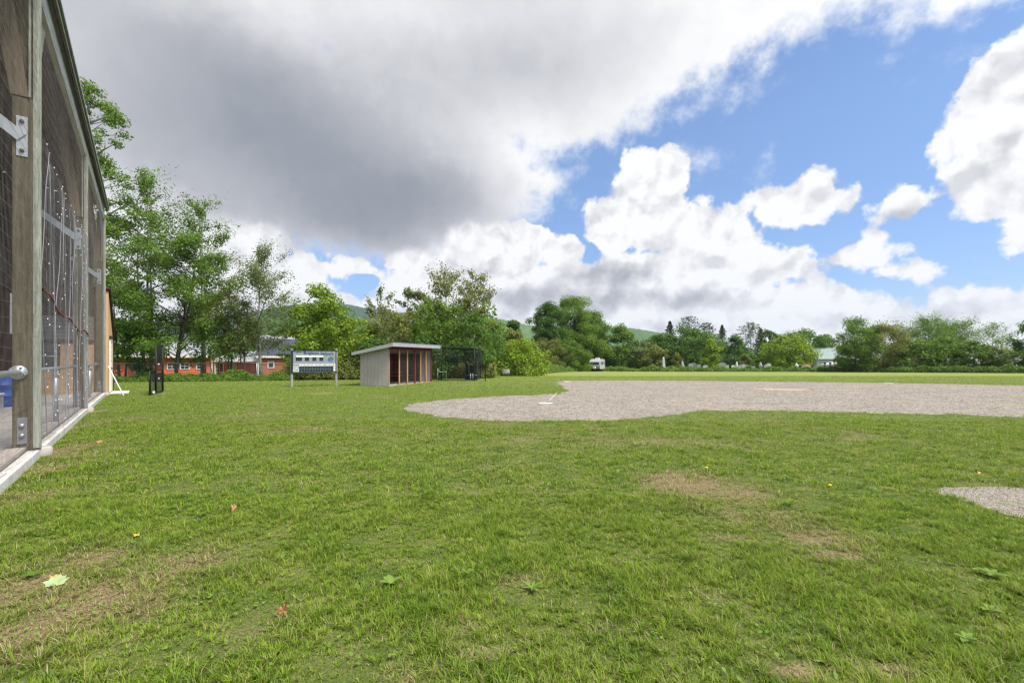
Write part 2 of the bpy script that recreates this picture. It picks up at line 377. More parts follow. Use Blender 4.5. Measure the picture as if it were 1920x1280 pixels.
# ------------------------------------------------------------------ ground
infield_px = [(736, 765), (764, 758.5), (800, 753.5), (850, 748), (900, 744.5), (960, 741.5), (1010, 740), (1046, 738.5), (1062, 733), (1058, 726), (1044, 720), (1042, 716), (1060, 714), (1120, 713.2), (1200, 713), (1300, 714), (1450, 715.5), (1600, 717), (1760, 719.5), (1920, 722.5), (2150, 727), (2500, 735),
              (2500, 797), (2150, 787), (1920, 781), (1760, 776.5), (1600, 773), (1480, 770), (1400, 769), (1340, 770), (1305, 772.5), (1270, 777), (1235, 782), (1190, 785.5), (1130, 788), (1060, 789.5), (990, 790), (920, 788.5), (860, 785.5), (810, 780.5), (775, 774)]
patch_px = [(1752, 920), (1775, 915), (1830, 912), (1900, 914), (2000, 918), (2150, 926), (2300, 950), (2250, 985), (2100, 993), (2000, 985), (1920, 974), (1865, 960), (1820, 944), (1785, 931)]
def ground_poly(pxs, step=.25, amp=.12, seed=1):
    P = [gp(*p) for p in pxs]; out = []
    for i in range(len(P)):
        a = np.array(P[i]); b = np.array(P[(i+1) % len(P)]); n = max(1, int(np.linalg.norm(b-a)/step))
        for k in range(n):
            q = a+(b-a)*k/n; out.append(q)
    out = np.array(out)
    out[:, 0] += (fbm(out[:, 0], out[:, 1], .7, 4)-.5)*amp*2.2; out[:, 1] += (fbm(out[:, 0]+50, out[:, 1], .7, 4)-.5)*amp*2.2
    return out
INF = ground_poly(infield_px, .12, .42); PAT = ground_poly(patch_px, .04, .14)
def inside(poly, x, y):
    r = np.zeros(x.shape, bool); j = len(poly)-1
    for i in range(len(poly)):
        xi, yi = poly[i]; xj, yj = poly[j]
        c = ((yi > y) != (yj > y)); 
        with np.errstate(divide='ignore', invalid='ignore'):
            r ^= c & (x < (xj-xi)*(y-yi)/(yj-yi+1e-12)+xi)
        j = i
    return r
dry_spots = []
for px, py, rx, ry, a in [(1290, 905, 75, 20, .95), (1370, 925, 90, 22, .85), (1240, 895, 45, 12, .7), (1440, 975, 90, 25, .6), (1540, 1010, 70, 16, .85), (1570, 1042, 55, 10, .95), (1420, 945, 60, 22, .55), (1350, 960, 70, 25, .4), (1370, 1010, 40, 8, .7),
                          (100, 1095, 120, 50, .8), (190, 1120, 120, 60, .8), (60, 1190, 90, 50, .8), (330, 1060, 110, 35, .6), (170, 1050, 80, 25, .7), (20, 1130, 70, 40, .6), (270, 1145, 60, 25, .6),
                          (460, 1180, 60, 20, .6), (740, 1268, 60, 18, .8), (900, 1225, 45, 14, .6), (1320, 1115, 40, 12, .4), (860, 1180, 40, 12, .4), (1700, 1060, 60, 14, .5), (1290, 830, 220, 10, .35), (560, 805, 60, 6, .55), (1680, 1260, 60, 16, .5), (1500, 1262, 45, 18, .9), (1130, 1180, 60, 12, .35), (980, 1090, 40, 8, .5),
                          (150, 800, 18, 18, .9), (130, 840, 25, 14, .8), (90, 880, 22, 10, .8), (30, 940, 40, 18, .8), (172, 772, 14, 8, .8), (608, 737.5, 28, 1.6, 1.0), (1060, 842, 120, 8, .25)]:
    x, y = gp(px, py); x1, _ = gp(px+rx, py); _, y1 = gp(px, py-ry); _, y2 = gp(px, py+ry)
    dry_spots.append((x, y, abs(x1-x), abs(y1-y2)/2, a))
def dry(x, y):
    m = np.zeros(np.shape(x))
    for cx, cy, rx, ry, a in dry_spots:
        d = ((x-cx)/rx)**2+((y-cy)/ry)**2
        m = np.maximum(m, a*np.exp(-d*.9))
    n = .45*fbm(x, y, .5, 4)+.55*fbm(x+11, y+7, .16, 3); n2 = fbm(x+90, y+40, 2.2, 3)
    m = m*np.clip(-.55+2.9*n, 0, 1.2)+np.clip((n2-.52)*1.6, 0, .5)*np.clip(fbm(x-40, y, .35, 3)*2-.5, 0, 1)
    return np.clip(m, 0, 1)
xs = np.concatenate([-np.geomspace(6000, 15, 40), np.arange(-14.9, 18.01, .1), np.geomspace(18.4, 6000, 40)])
ys = np.concatenate([-np.geomspace(300, 1.2, 12), np.arange(-1, 14, .1), np.arange(14, 40, .4), np.arange(40, 140, 3), np.geomspace(145, 9000, 20)])
X, Y = np.meshgrid(xs, ys)
Zg = gz(Y)
V = np.stack([X.ravel(), Y.ravel(), Zg.ravel()], 1)
nx = len(xs); ii = (np.arange(len(ys)-1)[:, None]*nx+np.arange(nx-1)[None, :]).ravel()
Q = np.stack([ii, ii+1, ii+nx+1, ii+nx], 1)
m, t = mat_nt('lawn_ground')
pos = t.n('ShaderNodeNewGeometry').outputs['Position']
da = t.n('ShaderNodeAttribute', attribute_name='dry').outputs['Fac']
n1 = t.noise(pos, .35, 5, .6); n2 = t.noise(pos, 2.6, 6, .68); n3 = t.noise(pos, 60, 4, .7)
n4 = t.noise(t.vec('MULTIPLY', pos, (.05, .6, 1)), 1.2, 4, .6)
c = t.ramp(n2, [(.28, (.05, .085, .014)), (.45, (.08, .125, .020)), (.6, (.11, .155, .028)), (.75, (.17, .18, .055))])
c = t.mix(t.mr(n1, .35, .65, 0, .4), c, (.165, .20, .045))
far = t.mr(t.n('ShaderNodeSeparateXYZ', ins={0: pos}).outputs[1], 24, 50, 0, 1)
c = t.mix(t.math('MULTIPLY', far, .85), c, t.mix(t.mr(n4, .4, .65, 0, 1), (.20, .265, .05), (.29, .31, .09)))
soil = t.ramp(n3, [(.3, (.13, .09, .05)), (.5, (.25, .18, .10)), (.7, (.36, .28, .17))])
near = t.mr(t.n('ShaderNodeSeparateXYZ', ins={0: pos}).outputs[1], 5, 16, .55, 0)
c = t.mix(t.math('ADD', t.mr(da, .15, .7, 0, .95), t.math('MULTIPLY', near, t.mr(n2, .4, .65, 0, .6)), clamp=True), c, soil)
c = t.mix(t.mr(n3, .38, .62, t.math('MULTIPLY_ADD', near, .45, .3), 0), c, (.025, .036, .010))  # shade in the gaps between tufts painted into the ground, deeper near the camera
finish(t, c, .9, n3, .5, .03, 0, .15)
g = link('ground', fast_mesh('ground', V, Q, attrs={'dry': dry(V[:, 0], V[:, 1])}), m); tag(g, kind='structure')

# gravel infield and the bare patch at the right
m, t = mat_nt('infield_gravel')
pos = t.n('ShaderNodeNewGeometry').outputs['Position']
n1 = t.noise(pos, .22, 5, .65); n2 = t.noise(t.vec('MULTIPLY', pos, (.5, 1.0, 1)), 1.6, 7, .72); n3 = t.noise(pos, 38, 3, .8); n5 = t.noise(t.vec('MULTIPLY', pos, (1, .4, 1)), 9, 4, .75)
c = t.ramp(n3, [(.25, (.14, .120, .098)), (.42, (.27, .240, .205)), (.6, (.375, .338, .295)), (.8, (.51, .465, .41))])
st1 = t.noise(t.vec('MULTIPLY', pos, (.6, 1.1, 1)), 1.1, 7, .75); st2 = t.noise(t.vec('MULTIPLY', pos, (.8, 1.2, 1)), 5, 6, .8)
c = t.mix(t.mr(st1, .44, .62, 0, .75), c, (.20, .172, .15)); c = t.mix(t.mr(n1, .5, .68, 0, .55), c, (.37, .295, .225))
c = t.mix(t.mr(st2, .48, .60, 0, .8), c, (.13, .112, .095)); st3 = t.noise(pos, 13, 5, .85); c = t.mix(t.mr(st3, .52, .60, 0, .75), c, (.10, .088, .075)); c = t.mix(t.mr(st3, .44, .36, 0, .6), c, (.50, .475, .435)); c = t.mix(t.mr(st2, .46, .32, 0, .5), c, (.46, .425, .395))
c = t.mix(t.mr(t.noise(pos, .7, 8, .75), .57, .66, 0, .55), c, (.16, .20, .06))
ml, tl = m, t
mound = t.n('ShaderNodeTexCoord').outputs['Object']
finish(t, c, .95, n3, .6, .03, 0, .15)
def flat(name, poly, z, mat):
    bm = bmesh.new(); f = bm.faces.new([bm.verts.new((p[0], p[1], z)) for p in poly]); bmesh.ops.triangulate(bm, faces=[f])
    if bm.faces[:][0].normal.z < 0: bmesh.ops.reverse_faces(bm, faces=bm.faces)
    me = bpy.data.meshes.new(name); bm.to_mesh(me); bm.free(); return link(name, me, mat)
tag(flat('infield_gravel', INF, .004, m), kind='structure')
tag(flat('gravel_patch', PAT, .004, m), kind='structure')
mm = simple('orange_clay', (.40, .29, .21), .95, .12, 3, col2=(.34, .28, .23), bstr=.4)
cx, cy = gp(1468, 730); mp = []
for k in range(60):
    a = 2*math.pi*k/60; rr = 1+.35*(random.random()-.5); mp.append((cx+1.45*rr*math.cos(a), cy+.75*rr*math.sin(a)))
tag(flat('clay_mound', mp, .008, mm), kind='structure')
chalk = simple('worn_chalk', (.46, .43, .38), .9, .12, 6, col2=(.36, .32, .28), bstr=.1)
a = np.array(gp(1031, 750)); b = np.array(gp(1046, 734)); dd = (b-a)/np.linalg.norm(b-a); nn = np.array((-dd[1], dd[0]))*.018
L1 = [a+(b-a)*k/30+nn*(1+.6*(random.random()-.5)) for k in range(31)]; L2 = [a+(b-a)*k/30-nn*(1+.6*(random.random()-.5)) for k in range(31)]
tag(flat('chalk_line', L1+L2[::-1], .008, chalk), kind='structure')

m, t = mat_nt('loose_stone'); g = t.n('ShaderNodeNewGeometry')
finish(t, t.ramp(g.outputs['Random Per Island'], [(0, (.09, .075, .06)), (.4, (.18, .156, .13)), (.7, (.27, .24, .205)), (.92, (.36, .325, .28)), (1, (.28, .23, .13))]), .9)
rs_ = np.random.default_rng(31); SV, SQ = [], []; so_ = 0
for poly, n, lo, hi in ((INF, 120000, .010, .034), (PAT, 60000, .003, .013)):
    mn, mx_ = poly.min(0), poly.max(0); x = mn[0]+rs_.random(n)*(mx_[0]-mn[0]); y = mn[1]+rs_.random(n)*(mx_[1]-mn[1])
    ok = inside(poly, x, y) & (fbm(x, y, 1.1, 4) > (.38 if hi > .02 else .25)) & (np.abs(x) < 1.3*y+1); x, y = x[ok], y[ok]; k_ = len(x); sz = lo+(hi-lo)*rs_.random(k_)**2.2; a = rs_.random(k_)*6.28
    b0_ = [np.stack([x+np.cos(a+q)*sz*rr, y+np.sin(a+q)*sz*rr, np.full(k_, .004)], 1) for q, rr in ((0, 1.2), (1.5, .7), (3.1, 1.0), (4.6, .8))]; tp = np.stack([x+.1*sz, y, .004+sz*.55], 1)
    SV.append(np.stack(b0_+[tp], 1).reshape(-1, 3)); i = np.arange(k_)[:, None]*5+so_; SQ += [np.concatenate([i+q, i+(q+1) % 4, i+4], 1) for q in range(4)]; so_ += 5*k_
tag(link('loose_stones', fast_mesh('loose_stones', np.concatenate(SV), None, np.concatenate(SQ)), m), 'loose grey stones scattered over the gravel', 'stones', kind='stuff')

# plates and bases: thin moulded rubber with a bevelled edge
def base_plate(name, px, py, poly, label, cat, rz=0):
    x, y = gp(px, py)
    mb = MB(); mb.prism([(p[0], p[1], 0) for p in poly], (0, 0, 0), (0, 0, .03)); o = mb.build(name, M['palestone'], None, .008)
    o.location = (x, y, .004); o.rotation_euler = (0, 0, rz); return tag(o, label, cat)
s_ = .17
base_plate('home_plate', 1022, 757, [(-s_*1.35, -s_), (s_*1.35, -s_), (s_*1.35, 0), (0, s_*1.3), (-s_*1.35, 0)][::1], 'white five-sided home plate set in the near lobe of gravel', 'home plate', .1)
base_plate('base_bag', 1063, 716, [(-.2, -.2), (.2, -.2), (.2, .2), (-.2, .2)], 'white square base at the left corner of the gravel infield', 'base', .2)
base_plate('base_bag', 1665, 719, [(-.22, -.2), (.22, -.2), (.22, .2), (-.22, .2)], 'white square base on the far right side of the gravel infield', 'base', .5)

# ------------------------------------------------------------------ grass blades
PO = np.array((-7.246, 7.0)); PD = np.array((-.6284, .7779)); PN = np.array((-.7779, -.6284))   # pavilion origin, along, inward
def blades(n, y0, y1, wid, hmin, hmax, seg, keep=1.0):
    r = np.random.default_rng(int(y0*100)+5)
    u = r.random(n); y = np.sqrt(y0**2+u*(y1**2-y0**2)); x = (r.random(n)*2-1)*(1.28*y+.8)
    cs = .055+.012*y0; gx, gy = np.floor(x/cs), np.floor(y/cs)
    hx = np.modf(np.abs(np.sin(gx*12.9898+gy*78.233)*43758.5453))[0]; hy = np.modf(np.abs(np.sin(gx*39.346+gy*11.135)*24634.6345))[0]; hs = np.modf(np.abs(np.sin(gx*3.17+gy*57.7)*9871.33))[0]
    tcx, tcy = (gx+hx)*cs, (gy+hy)*cs; tuft = r.random(n) < .5
    x = np.where(tuft, tcx+(x-(gx+.5)*cs)*.42, x); y = np.where(tuft, tcy+(y-(gy+.5)*cs)*.42, y)
    tt = (x-PO[0])*PN[0]+(y-PO[1])*PN[1]
    ok = (tt < -.02)
    stray = .07*(fbm(x*1.0, y, .45, 3) > .56)+.004
    jx, jy = r.normal(size=n), r.normal(size=n)
    ok &= ~inside(PAT, x+jx*.07, y+jy*.07) | (r.random(n) < stray)
    if y1 > 15: ok &= ~inside(INF, x+jx*.16, y+jy*.22) | (r.random(n) < stray)
    d = dry(x, y); cl = fbm(x, y, .28, 3); big = fbm(x+20, y+70, 1.6, 3)
    ok &= r.random(n) > d*.62
    ok &= r.random(n) < .62+.9*cl
    x, y, d, cl, big, tuft, tcx, tcy, hs = (a[ok] for a in (x, y, d, cl, big, tuft, tcx, tcy, hs)); n = len(x)
    h = .84*(hmin+(hmax-hmin)*r.random(n)**1.5)*(.42+1.15*np.clip((cl-.25)*1.5, 0, 1.2)+.5*(big-.5))*(1-.5*d)
    tall = r.random(n) < .012; h = np.where(tall, h*1.7, h)
    h = h*np.where(tuft, .7+.75*hs, .85)
    a = r.random(n)*2*np.pi; a = np.where(tuft, np.arctan2(y-tcy, x-tcx)+r.normal(size=n)*.7, a); lean = .2+1.2*r.random(n)+.5*d
    bx, by = np.cos(a), np.sin(a); px_, py_ = -by, bx
    ang_ = r.random(n)*.9-.45; pxr = px_*np.cos(ang_)-py_*np.sin(ang_); pyr = px_*np.sin(ang_)+py_*np.cos(ang_)
    wd = wid*(.6+.8*r.random(n))/2
    z0 = gz(y)
    def pt(f, s, wz):
        lx = lean*h*f**1.7
        return np.stack([x+bx*lx+pxr*wd*s, y+by*lx+pyr*wd*s, z0-.005+h*wz], 1)
    if seg == 2:
        Vv = np.stack([pt(0, -1, 0), pt(0, 1, 0), pt(.55, .8, .62), pt(.55, -.8, .62), pt(1.0, 0, .88)], 1).reshape(-1, 3)
        i = np.arange(n)[:, None]*5
        return Vv, np.concatenate([i, i+1, i+2, i+3], 1), np.concatenate([i+3, i+2, i+4], 1), np.repeat(d, 5), np.repeat(big, 5)
    Vv = np.stack([pt(0, -1, 0), pt(0, 1, 0), pt(1.0, 0, .9)], 1).reshape(-1, 3)
    i = np.arange(n)[:, None]*3
    return Vv, None, np.concatenate([i, i+1, i+2], 1), np.repeat(d, 3), np.repeat(big, 3)
m, t = mat_nt('grass_blade')
g = t.n('ShaderNodeNewGeometry'); pos = g.outputs['Position']
da = t.n('ShaderNodeAttribute', attribute_name='dry').outputs['Fac']
n1 = t.noise(pos, 2.6, 6, .7); n2 = t.noise(pos, .3, 4, .6)
f = t.math('ADD', t.math('MULTIPLY', g.outputs['Random Per Island'], .5), t.math('MULTIPLY', t.mr(n1, .32, .66, 0, 1), .5))
c = t.ramp(f, [(.08, (.078, .160, .015)), (.4, (.156, .262, .024)), (.7, (.250, .350, .038)), (.95, (.37, .43, .085))])
c = t.mix(t.mr(n2, .38, .66, 0, .6), c, t.mix(.5, c, (.24, .28, .045)))
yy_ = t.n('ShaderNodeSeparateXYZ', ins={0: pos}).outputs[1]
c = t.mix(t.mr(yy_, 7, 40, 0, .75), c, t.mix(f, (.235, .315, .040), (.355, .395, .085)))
straw = t.math('GREATER_THAN', t.math('FRACT', t.math('MULTIPLY', g.outputs['Random Per Island'], 37.7)), t.math('SUBTRACT', t.mr(da, 0, .6, .92, .35), t.math('GREATER_THAN', da, 2.0)))
c = t.mix(t.math('MULTIPLY', straw, .9), c, t.ramp(g.outputs['Random Per Island'], [(0, (.20, .14, .07)), (.5, (.36, .29, .15)), (1, (.50, .43, .26))]))
p = t.n('ShaderNodeBsdfPrincipled', ins={'Base Color': c, 'Roughness': .6, 'Specular IOR Level': .12})
tr = t.n('ShaderNodeBsdfTranslucent', ins={'Color': c})
mx = t.n('ShaderNodeMixShader', ins={0: .35, 1: p.outputs[0], 2: tr.outputs[0]}); o = t.n('ShaderNodeOutputMaterial'); t.t.links.new(mx.outputs[0], o.inputs[0])
VV, QQ, TT, DD = [], [], [], []; off = 0
for args in [(700000, 1.3, 5, .0042, .018, .08, 2), (480000, 5, 11, .0068, .026, .08, 2), (380000, 11, 22, .015, .03, .075, 1), (330000, 22, 46, .034, .03, .07, 1)]:
    v_, q_, t_, d_, b_ = blades(*args)
    VV.append(v_); TT.append(t_+off); DD.append(d_)
    if q_ is not None: QQ.append(q_+off)
    off += len(v_)
# dead straw lying flat, thickest on the worn spots
rs_ = np.random.default_rng(77); n = 260000
y = np.sqrt(1.3**2+rs_.random(n)*(12**2-1.3**2)); x = (rs_.random(n)*2-1)*(1.28*y+.8)
d = dry(x, y); ok = rs_.random(n) < np.clip(.05+1.1*d, 0, 1)*np.clip(1.5*fbm(x+9, y+3, .2, 3), .2, 1.2)
ok &= ((x-PO[0])*PN[0]+(y-PO[1])*PN[1] < -.05) & ~inside(PAT, x, y)
x, y = x[ok], y[ok]; n = len(x); a = rs_.random(n)*6.283; l = .02+.05*rs_.random(n); ww = .0012+.0002*y; dx, dy = np.cos(a)*l, np.sin(a)*l; qx, qy = -np.sin(a)*ww, np.cos(a)*ww; z = .006+.018*rs_.random(n); zt = z+.02*(rs_.random(n)-.3)
v_ = np.stack([np.stack([x-qx, y-qy, z], 1), np.stack([x+qx, y+qy, z], 1), np.stack([x+dx, y+dy, np.maximum(zt, .004)], 1)], 1).reshape(-1, 3)
i = np.arange(n)[:, None]*3; VV.append(v_); TT.append(np.concatenate([i, i+1, i+2], 1)+off); DD.append(np.full(3*n, 3.0)); off += 3*n
# clover and plantain leaflets dotted through the turf
nc = 2200; yc = np.sqrt(1.5**2+rs_.random(nc)*(11**2-1.5**2)); xc = (rs_.random(nc)*2-1)*(1.25*yc+.6); ok = ((xc-PO[0])*PN[0]+(yc-PO[1])*PN[1] < -.2) & ~inside(PAT, xc, yc) & (fbm(xc, yc, 1.3, 2) > .42); xc, yc = xc[ok], yc[ok]
m_ = 6; cx2 = np.repeat(xc, m_)+rs_.normal(size=len(xc)*m_)*.035; cy2 = np.repeat(yc, m_)+rs_.normal(size=len(xc)*m_)*.045; k_ = len(cx2); sz = (.005+.008*rs_.random(k_)); a = rs_.random(k_)*6.28; zz = .016+.022*rs_.random(k_); tl = rs_.normal(size=(k_, 2))*.35
cv = []
for ca, r1 in ((0, 1.25), (1.2, .8), (2.2, .8), (3.14, 1.0), (4.1, .8), (5.1, .8)):
    ox = np.cos(a+ca)*sz*r1; oy = np.sin(a+ca)*sz*r1; cv.append(np.stack([cx2+ox, cy2+oy, zz+ox*tl[:, 0]+oy*tl[:, 1]], 1))
cv = np.stack(cv, 1).reshape(-1, 3); i = np.arange(k_)[:, None]*6
tag(link('clover', fast_mesh('clover', cv, np.concatenate([np.concatenate([i, i+1, i+2, i+3], 1), np.concatenate([i, i+3, i+4, i+5], 1)])), M['l_weed']), 'small clover and plantain leaves dotted through the lawn', 'clover', kind='stuff')
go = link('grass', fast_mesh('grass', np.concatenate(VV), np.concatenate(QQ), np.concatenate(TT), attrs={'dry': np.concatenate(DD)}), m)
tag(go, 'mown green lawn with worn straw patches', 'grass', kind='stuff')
# ------------------------------------------------------------------ the open-sided pavilion at the left (local axes: x along the front, y inward, z up)
RZ = math.atan2(PD[1], PD[0])
pav = empty('pavilion', (PO[0], PO[1], 0), RZ, 'tall weathered timber pavilion with netted open bays along the left edge', 'pavilion')
S0, S1, DEP, EAVE, SLAB = -9.5, 15.3, 11.0, 7.72, .12
def roof_z(t_): return EAVE+.28*t_
MB().box2((S0, .36, -.2), (S1, DEP, SLAB)).build('floor_slab', M['slab'], pav)
# kerb in bays, a round footing at each post
mb = MB()
for a, b in ((S0, -.12), (.30, 7.38), (7.80, 14.9)): mb.box2((a, 0, -.1), (b, .13, .125))
mb.build('kerb', M['kerb'], pav, .012)
for a, b in ((S0, -.02), (.26, 7.42), (7.76, 14.95)):
    k = MB(); k.box2((a, .15, .02), (b, .36, .17)); k.build('sill', M['sill'], pav, .008)
    k = MB(); k.box2((a, .131, .02), (b, .149, .11)); k.build('kerb_strip', M['rust'], pav)
for s in (0.02, 7.5, 14.98):
    k = MB(); k.tube([(s+.15, .02, -.15), (s+.15, .02, .11), (s+.15, .02, .13)], [.13, .13, .11], 14); k.build('footing', M['slab'], pav)
# posts
for s in (-7.5, 0.0, 7.5, 15.0):
    k = MB(); k.box2((s, .09, .05), (s+.24, .305, 5.45)); k.box2((s+.06, .09, 5.45), (s+.24, .27, 7.55)); po = k.build('post', M['post'], pav, .01)
    k = MB(); k.box2((s+.01, .0, .14), (s+.06, .088, 7.3)); k.build('net_batten', M['batten'], po)
    # doubled plank that leans inward above the splice
    k = MB(); k.prism([(s-.012, .13, 5.47), (s-.012, .32, 5.47), (s-.012, .68, 8.0), (s-.012, .42, 8.0)], (0, 0, 0), (.06, 0, 0)); k.build('splice_plank', M['brace'], po)
    k = MB(); k.box2((s-.035, .105, 5.47), (s+.0, .128, 7.6)); k.build('plank_edge', M['batten'], po)
    k = MB(); k.prism([(s+.24, .10, 5.35), (s+.24, .10, 5.75), (s+1.0, .10, 7.16), (s+1.22, .10, 7.16)], (0, 0, 0), (0, .09, 0)); k.build('knee_brace', M['batten'], po, .006)
    k = MB(); k.box((s-.008, .20, 4.86), (.008, .06, .30)); br = k.build('bracket_plate', M['galv'], po)
    k = MB(); k.bar((s-.03, .20, 4.84), (s-.03, 1.02, 5.52), .02, .15); k.build('tie_strap', M['galv'], po)
    for z in (4.64, 5.08):
        k = MB(); k.tube([(s-.016, .20, z), (s-.04, .20, z)], .028, 8); k.build('bolt', M['rust'], br)
    k = MB(); k.box((s-.006, .20, .42), (.006, .055, .20)); fb = k.build('foot_bracket', M['darkstone'], po)
    for z in (.35, .50):
        k = MB(); k.tube([(s-.012, .20, z), (s-.04, .20, z)], .03, 8); k.build('bolt', M['galv'], fb)
# handrail of galvanised pipe
k = MB(); k.tube([(S0, .24, 1.30), (-.02, .24, 1.30)], .042, 10); r_ = k.build('rail', M['galv'], pav)
k = MB(); k.tube([(-.03, .24, 1.30), (-.002, .24, 1.30)], .105, 14)
for a in range(4): k.tube([(-.045, .24+.078*math.cos(a*1.57+.4), 1.30+.078*math.sin(a*1.57+.4)), (-.03, .24+.078*math.cos(a*1.57+.4), 1.30+.078*math.sin(a*1.57+.4))], .016, 6)
k.build('flange', M['galv'], r_)
for a, b in ((.25, 7.5), (7.75, 15.0)):
    k = MB(); k.tube([(a, .24, 1.30), (b, .24, 1.30)], .042, 10); k.build('rail', M['galv'], pav)
for s in (-4.0, 3.7, 11.4):
    k = MB(); k.tube([(s, .24, .16), (s, .24, 1.26)], .045, 10); k.tube([(s, .24, 1.12), (s, .24, 1.25)], .055, 10); k.build('stanchion', M['galv'], pav)
# eave beam, soffit, drip edge and roof
k = MB(); k.box2((S0, .05, 7.22), (S1, .14, 7.62)); k.build('eave_beam', M['fascia'], pav)
k = MB(); k.box2((S0, -.035, 7.58), (S1+.05, -.01, 7.76)); k.build('fascia_board', M['trim_dark'], pav)
k = MB(); k.box2((S0, -.062, 7.64), (S1+.06, -.037, 7.72)); k.build('drip_edge', M['batten'], pav)
k = MB(); k.prism([(S0, -.10, roof_z(-.10)+.06), (S0, DEP+.3, roof_z(DEP)+.06), (S0, DEP+.3, roof_z(DEP)+.12), (S0, -.10, roof_z(-.10)+.12)], (0, 0, 0), (S1-S0+.15, 0, 0)); rf = k.build('roof', M['roofmetal'], pav)
k = MB()
t0 = .18
while t0 < DEP:
    k.prism([(S0, t0, roof_z(t0)), (S0, t0+.19, roof_z(t0+.19)), (S0, t0+.19, roof_z(t0+.19)+.03+random.random()*.02), (S0, t0, roof_z(t0)+.03)], (0, 0, 0), (S1-S0-.1, 0, 0)); t0 += .21
k.build('roof_boards', M['deck'], rf)
for s in np.arange(S0+.6, S1-.2, 2.5):
    k = MB(); k.prism([(s, .17, roof_z(.17)-.22), (s, DEP, roof_z(DEP)-.22), (s, DEP, roof_z(DEP)-.003), (s, .17, roof_z(.17)-.003)], (0, 0, 0), (.06, 0, 0)); k.build('rafter', M['deck'], rf)
# end wall seen through the nets
EW = 15.02
def ew(name, t0, t1, z0, z1, mat, th=.05, par=pav, off=0):
    k = MB(); k.box2((EW-off, t0, z0), (EW-off+th, t1, z1)); return k.build(name, mat, par)
tt = .38; i = 0
k = MB()
while tt < DEP-.1:
    w_ = .19+random.random()*.06; z1 = roof_z(tt)-.02
    zb = 3.22 if tt < 2.55 else 1.95
    k.box2((EW+random.random()*.012, tt, zb+random.random()*.03), (EW+.05, tt+w_-.008, z1)); tt += w_
wl = k.build('end_wall', M['siding'], pav)
k = MB(); k.box2((EW-.03, 2.55, 1.86), (EW-.002, DEP, 4.3)); k.build('lining_board', M['darkboard'], wl)
ew('header_band', .36, 2.54, 2.28, 3.20, M['block'], .06, wl, .03)
k = MB()
for zz in (2.40, 2.55, 2.70, 2.85, 3.0): k.box2((EW-.034, .36, zz), (EW-.031, 2.54, zz+.012))
k.build('band_joints', M['trim_dark'], wl)
ew('tan_panel', .36, 1.34, SLAB, 2.26, M['tan'], .05, wl)
ew('lower_panel', 1.34, 2.5, SLAB, 1.08, M['tan'], .05, wl)
ew('dark_soffit', .36, 2.5, 2.14, 2.275, M['trim_dark'], .05, wl, .04)
fr = ew('opening', 1.42, 2.5, 1.10, 2.12, M['glass'], .03, wl)
k = MB(); k.box2((EW-.03, 1.40, 1.60), (EW-.002, 2.5, 1.635)); k.box2((EW-.03, 1.42, 1.10), (EW-.002, 1.46, 2.12)); k.build('muntin', M['fascia'], fr)
ew('door_post', 1.34, 1.42, .9, 2.2, M['darkboard'], .06, wl, .02)
ew('lower_wall', 2.5, DEP, SLAB, 1.9, M['darkboard'], .05, wl)
k = MB()
for tp in (4.6, 7.6): k.box2((EW-.4, tp, SLAB), (EW-.2, tp+.22, 7.8))
k.build('inner_post', M['darkboard'], pav)
k = MB(); k.box2((9.8, 1.80, 2.25), (9.86, 1.86, 3.45)); k.build('lamp_tube', M['white'], pav)
# back side: low board wall, open above
k = MB(); k.box2((S0, DEP, 0), (S1, DEP+.05, 2.3)); k.build('back_wall', M['siding'], pav)
for s in np.arange(S0+2, S1, 5.0):
    k = MB(); k.box2((s, DEP-.24, .1), (s+.24, DEP-.01, roof_z(DEP)-.03)); k.build('back_post', M['brace'], pav)
# welded wire fencing stapled over each bay
def bay_net(s0, s1, z0, z1, ds, dz, r, mat, name, y0=.045, sway=.012):
    L = []; L2 = []
    for s in np.arange(s0, s1, ds):
        z = np.linspace(z0, z1, 9); L.append(np.stack([s+np.sin(z*2+s*3)*sway*.6, y0+np.sin(z*1.7+s)*sway, z], 1))
    for z in np.arange(z0, z1, dz):
        s = np.linspace(s0, s1, 16); L2.append(np.stack([s, y0+np.sin(s*2.3+z*2)*sway, z+np.sin(s*1.9+z*5)*sway*2.2], 1))
    v, q = wires(L, r*.42); v2, q2 = wires(L2, r); q = np.concatenate([q, q2+len(v)]); v = np.concatenate([v, v2]); return link(name, fast_mesh(name, v, q), mat, pav)
bay_net(-7.2, -.02, .13, 7.3, (.06), .17, .0021, M['wire'], 'wire_fencing')
bay_net(.07, 7.5, .13, 7.3, (.06), .17, .0021, M['wire'], 'wire_fencing')
bay_net(7.57, 15.0, .13, 7.3, (.06), .17, .0021, M['wire'], 'wire_fencing')
# old hanging net in the middle bay, gathered in folds, with white clips
def fold(s, z): return .015*np.sin(s*9+np.sin(z*1.3)*1.4)+.03*np.sin(s*3.7+z*.7)
L = []; L2 = []
ZT = lambda s: 4.95-.18*np.sin((s-.1)/7.4*math.pi)
for s in np.arange(.12, 7.45, .06):
    z = np.linspace(.2, float(ZT(s)), 40); ss = s+.05*np.sin(s*9+z*1.1)
    L.append(np.stack([ss, .02-.015+fold(ss, z)*.5, z], 1))
for f in np.linspace(0, 1, 110):
    s = np.linspace(.12, 7.45, 150); z = .2+(ZT(s)-.2)*f; ss = s+.05*np.sin(s*9+z*1.1)
    L2.append(np.stack([ss, .005+fold(ss, z)*.5, z], 1))
v, q = wires(L, .0006); v2, q2 = wires(L2, .0011); q = np.concatenate([q, q2+len(v)]); v = np.concatenate([v, v2]); hn = link('hanging_net', fast_mesh('hanging_net', v, q), M['net'], pav)
rs = random.Random(4)
clip = MB(); clip.box((0, 0, 0), (.014, .005, .009)); cm = None
